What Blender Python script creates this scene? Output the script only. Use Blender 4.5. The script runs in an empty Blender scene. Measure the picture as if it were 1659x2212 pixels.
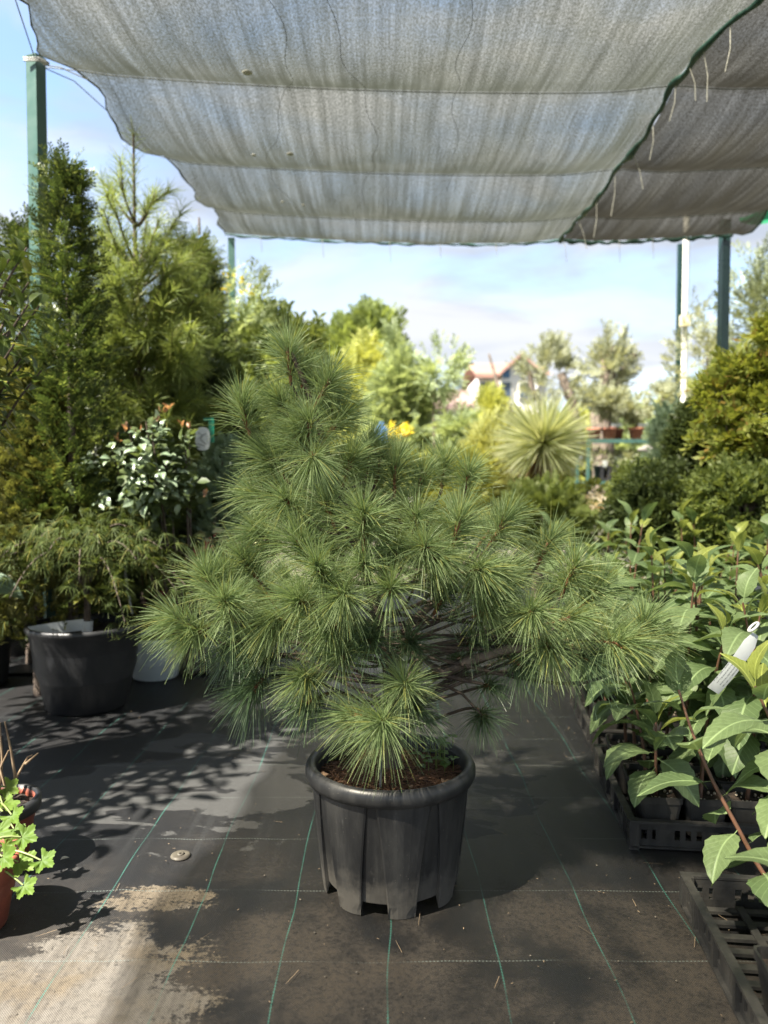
import bpy, math, random
import numpy as np
from mathutils import Vector, Matrix
R = math.radians
PI = math.pi
rng = np.random.default_rng(11)
random.seed(5)
scene = bpy.context.scene
COL = scene.collection

# ------------------------------------------------------------------ camera
CH, PITCH, FPX = 1.15, R(2.5), 1662.0
cam_d = bpy.data.cameras.new('camera')
cam = bpy.data.objects.new('camera', cam_d)
COL.objects.link(cam)
cam.location = (0, 0, CH)
cam.rotation_euler = (PI/2 - PITCH, 0, 0)
cam_d.sensor_fit = 'VERTICAL'
cam_d.sensor_height = 36
cam_d.lens = 36*FPX/2212
cam_d.clip_end = 2000
cam_d.clip_start = 0.05
cam_d.dof.use_dof = True
cam_d.dof.focus_distance = 2.12
cam_d.dof.aperture_fstop = 2.2
scene.camera = cam
scene.render.resolution_x, scene.render.resolution_y = 768, 1024

# ------------------------------------------------------------------ sky
SUN_EL = R(53)
TO_SUN_AZ = math.atan2(-0.60, -0.80)          # direction towards the sun in plan
to_sun = Vector((math.cos(SUN_EL)*math.cos(TO_SUN_AZ), math.cos(SUN_EL)*math.sin(TO_SUN_AZ), math.sin(SUN_EL)))
world = bpy.data.worlds.new('World')
scene.world = world
world.use_nodes = True
wn = world.node_tree
wn.nodes.clear()
def wnode(t, **kw):
    n = wn.nodes.new(t)
    for k, v in kw.items(): setattr(n, k, v)
    return n
w_out = wnode('ShaderNodeOutputWorld')
w_bg = wnode('ShaderNodeBackground'); w_bg.inputs['Strength'].default_value = 0.08
w_sky = wnode('ShaderNodeTexSky', sky_type='NISHITA')
w_sky.sun_disc = False
w_sky.sun_elevation = SUN_EL
w_sky.sun_rotation = math.atan2(to_sun.x, to_sun.y)
w_sky.air_density = 1.0; w_sky.dust_density = 0.6; w_sky.ozone_density = 1.2
w_tc = wnode('ShaderNodeTexCoord')
w_map = wnode('ShaderNodeMapping'); w_map.inputs['Scale'].default_value = (1.0, 1.0, 3.0); w_map.inputs['Location'].default_value = (0.3, 0.0, 0.13)
w_n1 = wnode('ShaderNodeTexNoise'); w_n1.inputs['Scale'].default_value = 3.1; w_n1.inputs['Detail'].default_value = 9; w_n1.inputs['Roughness'].default_value = 0.55; w_n1.inputs['Distortion'].default_value = 0.4
w_r1 = wnode('ShaderNodeValToRGB')
w_r1.color_ramp.elements[0].position = 0.30; w_r1.color_ramp.elements[1].position = 0.56
w_r1.color_ramp.elements[0].color = (0.06, 0.06, 0.06, 1); w_r1.color_ramp.elements[1].color = (1, 1, 1, 1)
w_mul = wnode('ShaderNodeMath', operation='MULTIPLY'); w_mul.inputs[1].default_value = 0.96
w_mix = wnode('ShaderNodeMix', data_type='RGBA')
w_mix.inputs['B'].default_value = (2.2, 2.26, 2.4, 1)
w_map2 = wnode('ShaderNodeMapping'); w_map2.inputs['Scale'].default_value = (1.0, 1.0, 4.2); w_map2.inputs['Location'].default_value = (1.7, 0.4, 0.6)
w_n2 = wnode('ShaderNodeTexNoise'); w_n2.inputs['Scale'].default_value = 3.4; w_n2.inputs['Detail'].default_value = 8; w_n2.inputs['Roughness'].default_value = 0.52; w_n2.inputs['Distortion'].default_value = 0.5
w_r2 = wnode('ShaderNodeMapRange'); w_r2.interpolation_type = 'SMOOTHSTEP'; w_r2.inputs['From Min'].default_value = 0.36; w_r2.inputs['From Max'].default_value = 0.64
w_cc = wnode('ShaderNodeMix', data_type='RGBA'); w_cc.inputs['A'].default_value = (1.60, 1.74, 2.0, 1); w_cc.inputs['B'].default_value = (2.45, 2.48, 2.55, 1)
wn.links.new(w_tc.outputs['Generated'], w_map2.inputs['Vector']); wn.links.new(w_map2.outputs['Vector'], w_n2.inputs['Vector'])
wn.links.new(w_n2.outputs['Fac'], w_r2.inputs['Value']); wn.links.new(w_r2.outputs['Result'], w_cc.inputs['Factor']); wn.links.new(w_cc.outputs['Result'], w_mix.inputs['B'])
wn.links.new(w_tc.outputs['Generated'], w_map.inputs['Vector'])
wn.links.new(w_map.outputs['Vector'], w_n1.inputs['Vector'])
wn.links.new(w_n1.outputs['Fac'], w_r1.inputs['Fac'])
wn.links.new(w_r1.outputs['Color'], w_mul.inputs[0])
wn.links.new(w_mul.outputs['Value'], w_mix.inputs['Factor'])
wn.links.new(w_sky.outputs['Color'], w_mix.inputs['A'])
wn.links.new(w_mix.outputs['Result'], w_bg.inputs['Color'])
wn.links.new(w_bg.outputs['Background'], w_out.inputs['Surface'])

# ------------------------------------------------------------------ sun
sun_d = bpy.data.lights.new('sun', 'SUN')
sun_d.energy = 5.0
sun_d.angle = R(0.9)
sun_d.color = (1.0, 0.94, 0.84)
sun = bpy.data.objects.new('sun', sun_d)
COL.objects.link(sun)
sun.location = (-4, -2, 9)
sun.rotation_euler = (-to_sun).to_track_quat('-Z', 'Y').to_euler()

scene.view_settings.view_transform = 'Standard'
scene.view_settings.look = 'None'
scene.view_settings.exposure = 2.3
scene.view_settings.gamma = 1.0
scene.view_settings.use_curve_mapping = False
scene.render.engine = 'CYCLES'
scene.cycles.max_bounces = 8
scene.cycles.transparent_max_bounces = 12
scene.cycles.use_denoising = True

# ================================================================== helpers
def at(px, py, Y):
    """the point at world distance Y seen at (px, py) of the 1659 x 2212 photograph"""
    a, b = (px - 829.5)/FPX, (1106 - py)/FPX
    dy = math.cos(PITCH) + b*math.sin(PITCH)
    dz = -math.sin(PITCH) + b*math.cos(PITCH)
    return np.array((a*Y/dy, Y, CH + dz*Y/dy))

def nrm(v):
    v = np.asarray(v, float)
    return v/np.maximum(np.linalg.norm(v, axis=-1, keepdims=True), 1e-9)

class MB:
    """collects shapes into one mesh; every shape is numpy arrays of vertices and faces"""
    def __init__(s):
        s.v = []; s.f = {3: [], 4: []}; s.n = 0; s.uv = {3: [], 4: []}
    def add(s, V, F, UV=None):
        V = np.asarray(V, float); F = np.asarray(F, int)
        if len(V) == 0 or len(F) == 0: return
        k = F.shape[1]
        s.v.append(V); s.f[k].append(F + s.n)
        s.uv[k].append(UV[F] if UV is not None else np.zeros(F.shape + (2,)))
        s.n += len(V)
    def mesh(s, name, smooth=True, origin=(0, 0, 0)):
        me = bpy.data.meshes.new(name)
        V = np.concatenate(s.v) - np.asarray(origin, float)
        t = np.concatenate(s.f[3]) if s.f[3] else np.zeros((0, 3), int)
        q = np.concatenate(s.f[4]) if s.f[4] else np.zeros((0, 4), int)
        me.vertices.add(len(V)); me.vertices.foreach_set('co', V.astype(np.float32).ravel())
        me.loops.add(t.size + q.size)
        me.loops.foreach_set('vertex_index', np.concatenate((t.ravel(), q.ravel())).astype(np.int32))
        me.polygons.add(len(t) + len(q))
        ls = np.concatenate((np.arange(len(t))*3, t.size + np.arange(len(q))*4))
        me.polygons.foreach_set('loop_start', ls.astype(np.int32))
        me.polygons.foreach_set('use_smooth', np.full(len(t) + len(q), smooth))
        uvl = me.uv_layers.new(name='uv')
        ut = np.concatenate(s.uv[3]).reshape(-1, 2) if s.uv[3] else np.zeros((0, 2))
        uq = np.concatenate(s.uv[4]).reshape(-1, 2) if s.uv[4] else np.zeros((0, 2))
        uvl.data.foreach_set('uv', np.concatenate((ut, uq)).astype(np.float32).ravel())
        me.update(calc_edges=True); me.validate()
        return me
    # ---- shapes
    def box(s, c, d, rot=0.0, taper=1.0, axes=None):
        c = np.asarray(c, float); x, y, z = np.asarray(d, float)/2
        V = np.array([(-x*taper, -y*taper, -z), (x*taper, -y*taper, -z), (x*taper, y*taper, -z), (-x*taper, y*taper, -z),
                      (-x, -y, z), (x, -y, z), (x, y, z), (-x, y, z)])
        if axes is not None:
            V = V @ np.asarray(axes, float)
        elif rot:
            cs, sn = math.cos(rot), math.sin(rot)
            V = np.stack((V[:, 0]*cs - V[:, 1]*sn, V[:, 0]*sn + V[:, 1]*cs, V[:, 2]), 1)
        s.add(V + c, [(0, 3, 2, 1), (4, 5, 6, 7), (0, 1, 5, 4), (1, 2, 6, 5), (2, 3, 7, 6), (3, 0, 4, 7)])
    def bar(s, a, b, w, h=None):
        a, b = np.asarray(a, float), np.asarray(b, float); d = b - a; L = np.linalg.norm(d); z = d/L
        up = np.array((0, 0, 1.0)) if abs(z[2]) < 0.95 else np.array((1.0, 0, 0))
        x = nrm(np.cross(up, z)); y = np.cross(z, x)
        s.box((a + b)/2, (w, h or w, L), axes=(x, y, z))
    def tube(s, P, r, n=8, cap=True):
        P = np.asarray(P, float); m = len(P)
        r = np.broadcast_to(np.asarray(r, float), (m,))
        T = np.gradient(P, axis=0); T = nrm(T)
        up = np.array((0, 0, 1.0)) if abs(T[0][2]) < 0.9 else np.array((1.0, 0, 0))
        X = nrm(np.cross(up, T[0])); rings = []
        for i in range(m):
            X = nrm(X - T[i]*np.dot(X, T[i])); Yv = np.cross(T[i], X)
            a = np.arange(n)*2*PI/n
            rings.append(P[i] + r[i]*(np.cos(a)[:, None]*X + np.sin(a)[:, None]*Yv))
        V = np.concatenate(rings)
        i, j = np.meshgrid(np.arange(m-1), np.arange(n), indexing='ij')
        j2 = (j+1) % n
        F = np.stack((i*n+j, i*n+j2, (i+1)*n+j2, (i+1)*n+j), -1).reshape(-1, 4)
        s.add(V, F)
        if cap:
            for k, e in ((0, -1), (m-1, 1)):
                ring = rings[k]; c = P[k]
                FF = [(0, 1+(q if e > 0 else (q+1) % n), 1+((q+1) % n if e > 0 else q)) for q in range(n)]
                s.add(np.vstack((c, ring)), FF)
    def lathe(s, prof, c=(0, 0, 0), n=32):
        prof = np.asarray(prof, float); m = len(prof); a = np.arange(n)*2*PI/n
        V = np.stack((prof[:, 0][:, None]*np.cos(a), prof[:, 0][:, None]*np.sin(a), np.repeat(prof[:, 1][:, None], n, 1)), -1).reshape(-1, 3)
        i, j = np.meshgrid(np.arange(m-1), np.arange(n), indexing='ij'); j2 = (j+1) % n
        s.add(V + np.asarray(c), np.stack((i*n+j, i*n+j2, (i+1)*n+j2, (i+1)*n+j), -1).reshape(-1, 4))
    def grid(s, V):                                   # V: (a, b, 3)
        a, b = V.shape[:2]
        i, j = np.meshgrid(np.arange(a-1), np.arange(b-1), indexing='ij')
        u, v = np.meshgrid(np.linspace(0, 1, a), np.linspace(0, 1, b), indexing='ij')
        s.add(V.reshape(-1, 3), np.stack((i*b+j, (i+1)*b+j, (i+1)*b+j+1, i*b+j+1), -1).reshape(-1, 4), np.stack((u, v), -1).reshape(-1, 2))
    def blob(s, c, r, n=10, m=7, noise=0.0):
        th = np.linspace(0.001, PI-0.001, m); ph = np.arange(n)*2*PI/n
        d = np.stack((np.sin(th)[:, None]*np.cos(ph), np.sin(th)[:, None]*np.sin(ph), np.repeat(np.cos(th)[:, None], n, 1)), -1).reshape(-1, 3)
        d = d*(1 + noise*rng.uniform(-1, 1, (len(d), 1)))
        i, j = np.meshgrid(np.arange(m-1), np.arange(n), indexing='ij'); j2 = (j+1) % n
        s.add(d*np.asarray(r) + np.asarray(c), np.stack((i*n+j, (i+1)*n+j, (i+1)*n+j2, i*n+j2), -1).reshape(-1, 4))
    def strips(s, P, D, L, W, segs=3, droop=0.15, taper=0.35, side=None):
        """needles: narrow curved strips from P along D"""
        P = np.asarray(P, float); D = nrm(D); n = len(P)
        L = np.broadcast_to(L, (n,)); W = np.broadcast_to(W, (n,)); droop = np.broadcast_to(droop, (n,))
        if side is None: side = nrm(np.cross(D, rng.normal(size=(n, 3))))
        t = np.linspace(0, 1, segs+1)
        C = P[:, None] + D[:, None]*(L[:, None]*t)[..., None]
        C[..., 2] -= (droop*L)[:, None]*t**2
        w = W[:, None]*(1 - (1-taper)*t**2)*0.5
        V = np.stack((C - side[:, None]*w[..., None], C + side[:, None]*w[..., None]), 2).reshape(-1, 3)
        k = (segs+1)*2
        base = np.arange(n)[:, None]*k; i = np.arange(segs)[None]*2
        F = np.stack((base+i, base+i+1, base+i+3, base+i+2), -1).reshape(-1, 4)
        s.add(V, F)
    def scatter(s, T, O, X, Z, S):
        """copies of a small template (V, F) along axis X with normal Z"""
        TV, TF = T; X = nrm(X); Y = nrm(np.cross(Z, X)); Z = np.cross(X, Y)
        n, m = len(O), len(TV)
        S = np.asarray(S, float)
        S = np.broadcast_to(S[:, None] if S.ndim == 1 else S, (n, 3))
        V = (np.asarray(O)[:, None] + TV[None, :, 0:1]*S[:, None, 0:1]*X[:, None] + TV[None, :, 1:2]*S[:, None, 1:2]*Y[:, None]
             + TV[None, :, 2:3]*S[:, None, 2:3]*Z[:, None]).reshape(-1, 3)
        s.add(V, (np.asarray(TF)[None] + (np.arange(n)*m)[:, None, None]).reshape(-1, np.asarray(TF).shape[1]))

ORG = {}
def tag(o, label=None, cat=None, group=None, kind=None):
    if label: o['label'] = label
    if cat: o['category'] = cat
    if group: o['group'] = group
    if kind: o['kind'] = kind
    return o
def thing(name, label, cat, loc=(0, 0, 0), group=None):
    o = bpy.data.objects.new(name, None); COL.objects.link(o)
    o.empty_display_size = 0.1
    o.location = [float(q) for q in loc]; ORG[o.name] = np.asarray(loc, float)
    return tag(o, label, cat, group)
def part(name, mb, m, parent=None, smooth=True, kind=None):
    org = ORG[parent.name] if parent is not None else (0, 0, 0)
    o = bpy.data.objects.new(name, mb.mesh(name, smooth, org)); COL.objects.link(o)
    o.data.materials.append(m)
    if parent is not None: o.parent = parent
    ORG[o.name] = np.asarray(org, float)
    if kind: o['kind'] = kind
    return o
def solo(name, mb, m, label, cat, group=None, base=None, smooth=True):
    base = np.asarray(base if base is not None else (0, 0, 0), float)
    o = bpy.data.objects.new(name, mb.mesh(name, smooth, base)); COL.objects.link(o)
    o.location = [float(q) for q in base]; ORG[o.name] = base
    o.data.materials.append(m)
    return tag(o, label, cat, group)
def inst(name, me, parent, O, X, Z, S):
    """one more object sharing the mesh me, as a child of parent"""
    o = bpy.data.objects.new(name, me); COL.objects.link(o)
    X = nrm(X); Y = nrm(np.cross(Z, X)); Z = np.cross(X, Y); S = np.broadcast_to(np.asarray(S, float), (3,))
    O = np.asarray(O) - ORG[parent.name]
    o.parent = parent
    o.matrix_local = Matrix(((X[0]*S[0], Y[0]*S[1], Z[0]*S[2], O[0]), (X[1]*S[0], Y[1]*S[1], Z[1]*S[2], O[1]), (X[2]*S[0], Y[2]*S[1], Z[2]*S[2], O[2]), (0, 0, 0, 1)))
    return o

# ------------------------------------------------------------------ materials
class NT:
    def __init__(s, name):
        s.m = bpy.data.materials.new(name); s.m.use_nodes = True
        s.t = s.m.node_tree; s.t.nodes.clear()
        s.out = s.n('ShaderNodeOutputMaterial')
    def n(s, t, ins=None, **kw):
        nd = s.t.nodes.new(t)
        for k, v in kw.items(): setattr(nd, k, v)
        for k, v in (ins or {}).items():
            if isinstance(v, bpy.types.NodeSocket): s.t.links.new(v, nd.inputs[k])
            else: nd.inputs[k].default_value = v
        return nd
    def link(s, a, b): s.t.links.new(a, b)
    def math(s, op, a, b=0.0, c=None, clamp=False):
        nd = s.n('ShaderNodeMath', operation=op); nd.use_clamp = clamp
        for i, v in enumerate((a, b, c)):
            if v is None: continue
            if isinstance(v, bpy.types.NodeSocket): s.t.links.new(v, nd.inputs[i])
            else: nd.inputs[i].default_value = v
        return nd.outputs[0]
    def mix(s, f, a, b, blend='MIX'):
        nd = s.n('ShaderNodeMix', data_type='RGBA', blend_type=blend)
        for k, v in (('Factor', f), ('A', a), ('B', b)):
            if isinstance(v, bpy.types.NodeSocket): s.t.links.new(v, nd.inputs[k])
            else: nd.inputs[k].default_value = v if k == 'Factor' else (*v, 1)
        return nd.outputs['Result']
    def ramp(s, f, lo, hi, a=0.0, b=1.0):
        nd = s.n('ShaderNodeMapRange', {'Value': f, 'From Min': lo, 'From Max': hi, 'To Min': a, 'To Max': b}, interpolation_type='SMOOTHSTEP')
        return nd.outputs[0]
    def noise(s, vec, scale, detail=4, rough=0.55, dist=0.0):
        ins = {'Scale': scale, 'Detail': detail, 'Roughness': rough, 'Distortion': dist}
        if vec is not None: ins['Vector'] = vec
        return s.n('ShaderNodeTexNoise', ins).outputs['Fac']

def plain(name, c, rough=0.5, c2=None, scale=8, spec=0.5, bump=0.0, bscale=60, metal=0.0, streak=(1, 1, 1)):
    t = NT(name)
    co = t.n('ShaderNodeTexCoord').outputs['Object']
    mp = t.n('ShaderNodeMapping', {'Vector': co, 'Scale': streak}).outputs[0]
    col = t.mix(t.ramp(t.noise(mp, scale, 6), 0.35, 0.68), c, c2 or tuple(q*0.7 for q in c))
    b = t.n('ShaderNodeBsdfPrincipled', {'Base Color': col, 'Roughness': rough, 'Metallic': metal, 'Specular IOR Level': spec})
    r2 = t.ramp(t.noise(co, scale*3, 3), 0.3, 0.7, rough*0.85, min(1, rough*1.15)); t.link(r2, b.inputs['Roughness'])
    if bump:
        bp = t.n('ShaderNodeBump', {'Height': t.noise(co, bscale, 4), 'Strength': bump, 'Distance': 0.01})
        t.link(bp.outputs[0], b.inputs['Normal'])
    t.link(b.outputs[0], t.out.inputs['Surface'])
    return t.m

def leafy(name, c1, c2, rough=0.45, trans=0.3, spec=0.4, c3=None, veins=False, tcol=None, dots=False):
    """leaf: gloss on top, light coming through; each leaf its own shade"""
    t = NT(name)
    geo = t.n('ShaderNodeNewGeometry'); rnd = geo.outputs['Random Per Island']
    obj = t.n('ShaderNodeObjectInfo').outputs['Random']
    r = t.math('FRACT', t.math('ADD', rnd, t.math('MULTIPLY', obj, 3.7)))
    col = t.mix(r, c1, c2)
    if c3: col = t.mix(t.ramp(t.math('FRACT', t.math('MULTIPLY', r, 7.31)), 0.80, 0.95), col, c3)
    co = t.n('ShaderNodeTexCoord')
    col = t.mix(t.ramp(t.noise(co.outputs['Object'], 14 if veins else 5, 4), 0.4, 0.75, 0, 0.35), col, tuple(q*0.55 for q in c1))
    nrmls = None
    if veins:
        uv = t.n('ShaderNodeSeparateXYZ', {'Vector': co.outputs['UV']})
        v = t.math('ABSOLUTE', t.math('SUBTRACT', uv.outputs[1], 0.5))
        mid = t.ramp(v, 0.012, 0.045, 1, 0)
        sv = t.math('SINE', t.math('MULTIPLY', t.math('SUBTRACT', uv.outputs[0], t.math('MULTIPLY', v, 0.55)), 58))
        side = t.ramp(sv, 0.86, 1.0, 0, 0.35)
        vein = t.math('MAXIMUM', mid, side)
        col = t.mix(t.math('MULTIPLY', vein, 0.55), col, tuple(min(1, q*2.1 + 0.03) for q in c2))
        h = t.math('SUBTRACT', t.math('MULTIPLY', t.noise(co.outputs['UV'], 9, 3), 0.5), vein)
        spot = t.ramp(t.noise(co.outputs['Object'], 26, 3, 0.6), 0.69, 0.73)
        col = t.mix(t.math('MULTIPLY', spot, 0.8), col, (0.13, 0.085, 0.04))
        nrmls = t.n('ShaderNodeBump', {'Height': h, 'Strength': 0.35, 'Distance': 0.004}).outputs[0]
    b = t.n('ShaderNodeBsdfPrincipled', {'Base Color': col, 'Roughness': rough, 'Specular IOR Level': spec})
    tr = t.n('ShaderNodeBsdfTranslucent', {'Color': t.mix(0.55, col, tcol or tuple((c1[i]*2.2, c1[i]*1.9, c1[i]*0.8)[i] for i in range(3)))})
    if nrmls is not None: t.link(nrmls, b.inputs['Normal'])
    mx = t.n('ShaderNodeMixShader', {'Fac': trans})
    t.link(b.outputs[0], mx.inputs[1]); t.link(tr.outputs[0], mx.inputs[2])
    t.link(mx.outputs[0], t.out.inputs['Surface'])
    return t.m

M = {}
M['needle'] = leafy('pine_needle', (0.165, 0.245, 0.095), (0.335, 0.425, 0.215), 0.44, 0.38, 0.4, c3=(0.36, 0.37, 0.11), tcol=(0.25, 0.33, 0.08))
M['needle_dark'] = leafy('pine_needle_shaded', (0.075, 0.125, 0.055), (0.10, 0.16, 0.09), 0.36, 0.22, 0.5)  # darker copy of the needle colour, painting shade into lower and inner tufts
M['bark'] = plain('bark', (0.10, 0.075, 0.055), 0.85, (0.05, 0.036, 0.028), 30, bump=0.6, bscale=90)
M['grey_bark'] = plain('grey_bark', (0.19, 0.15, 0.115), 0.9, (0.09, 0.07, 0.055), 14, bump=0.8, bscale=40)
M['bud'] = plain('bud', (0.24, 0.10, 0.045), 0.7, (0.14, 0.06, 0.03), 60)
M['black_plastic'] = plain('black_plastic', (0.012, 0.013, 0.015), 0.42, (0.026, 0.026, 0.026), 7, bump=0.12, bscale=30, streak=(1, 1, 0.35))
M['dusty_plastic'] = plain('dusty_plastic', (0.011, 0.0118, 0.013), 0.42, (0.048, 0.046, 0.042), 9, bump=0.15, bscale=40, streak=(1, 1, 0.3))
def make_pot_mat():
    t = NT('scuffed_black_pot'); co = t.n('ShaderNodeTexCoord').outputs['Object']; z = t.n('ShaderNodeSeparateXYZ', {'Vector': co}).outputs[2]
    mp = t.n('ShaderNodeMapping', {'Vector': co, 'Scale': (1, 1, 0.22)}).outputs[0]
    col = t.mix(t.ramp(t.noise(mp, 11, 7, 0.65), 0.40, 0.70), (0.0115, 0.0122, 0.0135), (0.040, 0.040, 0.039))
    col = t.mix(t.ramp(t.noise(mp, 55, 5, 0.75), 0.60, 0.72, 0, 0.6), col, (0.075, 0.075, 0.073))
    dirt = t.ramp(t.math('ADD', z, t.math('MULTIPLY', t.math('SUBTRACT', t.noise(co, 16, 7, 0.7), 0.5), 0.22)), 0.02, 0.13, 0.85, 0.0)
    col = t.mix(dirt, col, (0.085, 0.078, 0.066))
    sp = t.ramp(t.noise(co, 140, 3, 0.6), 0.68, 0.73, 0, 0.7); col = t.mix(sp, col, (0.11, 0.10, 0.085))
    b = t.n('ShaderNodeBsdfPrincipled', {'Base Color': col, 'Roughness': t.math('ADD', t.math('MULTIPLY', dirt, 0.4), t.ramp(t.noise(mp, 9, 5), 0.3, 0.7, 0.36, 0.55)),
        'Normal': t.n('ShaderNodeBump', {'Height': t.noise(mp, 30, 5, 0.7), 'Strength': 0.2, 'Distance': 0.004}).outputs[0]})
    t.link(b.outputs[0], t.out.inputs['Surface']); return t.m
M['main_pot'] = make_pot_mat()
M['white_plastic'] = plain('white_plastic', (0.55, 0.61, 0.62), 0.35, (0.47, 0.53, 0.54), 6)
M['terracotta'] = plain('red_brown_plastic', (0.22, 0.060, 0.036), 0.5, (0.15, 0.045, 0.030), 9, bump=0.1)
M['clay'] = plain('clay', (0.42, 0.16, 0.10), 0.7, (0.34, 0.12, 0.07), 9)
M['soil'] = plain('soil', (0.040, 0.026, 0.018), 0.95, (0.016, 0.011, 0.008), 45, bump=1.0, bscale=120)
M['litter'] = leafy('dry_needles', (0.13, 0.065, 0.035), (0.20, 0.11, 0.06), 0.7, 0.05)
M['green_paint'] = plain('green_paint', (0.035, 0.085, 0.070), 0.4, (0.045, 0.10, 0.082), 5)
M['dark_green_paint'] = plain('dark_green_paint', (0.007, 0.026, 0.022), 0.3, (0.010, 0.032, 0.027), 5)
M['white_paint'] = plain('white_paint', (0.75, 0.73, 0.66), 0.5, (0.66, 0.63, 0.55), 6)
M['cream'] = plain('cream_box', (0.62, 0.56, 0.36), 0.5)
M['wire'] = plain('wire', (0.10, 0.11, 0.10), 0.5, metal=0.3)
M['thread'] = plain('loose_thread', (0.055, 0.058, 0.05), 0.8)
M['tie'] = plain('white_tie', (0.42, 0.42, 0.38), 0.5)
M['tag'] = plain('white_tag', (0.56, 0.58, 0.57), 0.5, (0.47, 0.49, 0.49), 20)
M['ribbon'] = plain('green_ribbon', (0.0, 0.16, 0.09), 0.4)
M['hem'] = plain('green_hem', (0.010, 0.045, 0.034), 0.6, (0.016, 0.06, 0.045), 20)
M['hem_light'] = plain('net_selvedge', (0.10, 0.115, 0.10), 0.8)
M['galv'] = plain('dusty_metal', (0.085, 0.075, 0.055), 0.7, (0.045, 0.038, 0.028), 25, metal=0.2)

# ================================================================== ground and cloth
def make_ground_mat():
    t = NT('bare_soil')
    co = t.n('ShaderNodeTexCoord').outputs['Object']
    c = t.mix(t.ramp(t.noise(co, 0.6, 6), 0.4, 0.65), (0.10, 0.085, 0.06), (0.06, 0.075, 0.03))
    b = t.n('ShaderNodeBsdfPrincipled', {'Base Color': c, 'Roughness': 0.95})
    t.link(b.outputs[0], t.out.inputs['Surface']); return t.m
g = MB(); g.grid(np.array([[(x, y, -0.03) for y in (-40, 60, 900)] for x in (-600, 0, 600)], float))
tag(part('ground', g, make_ground_mat()), kind='structure')

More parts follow.
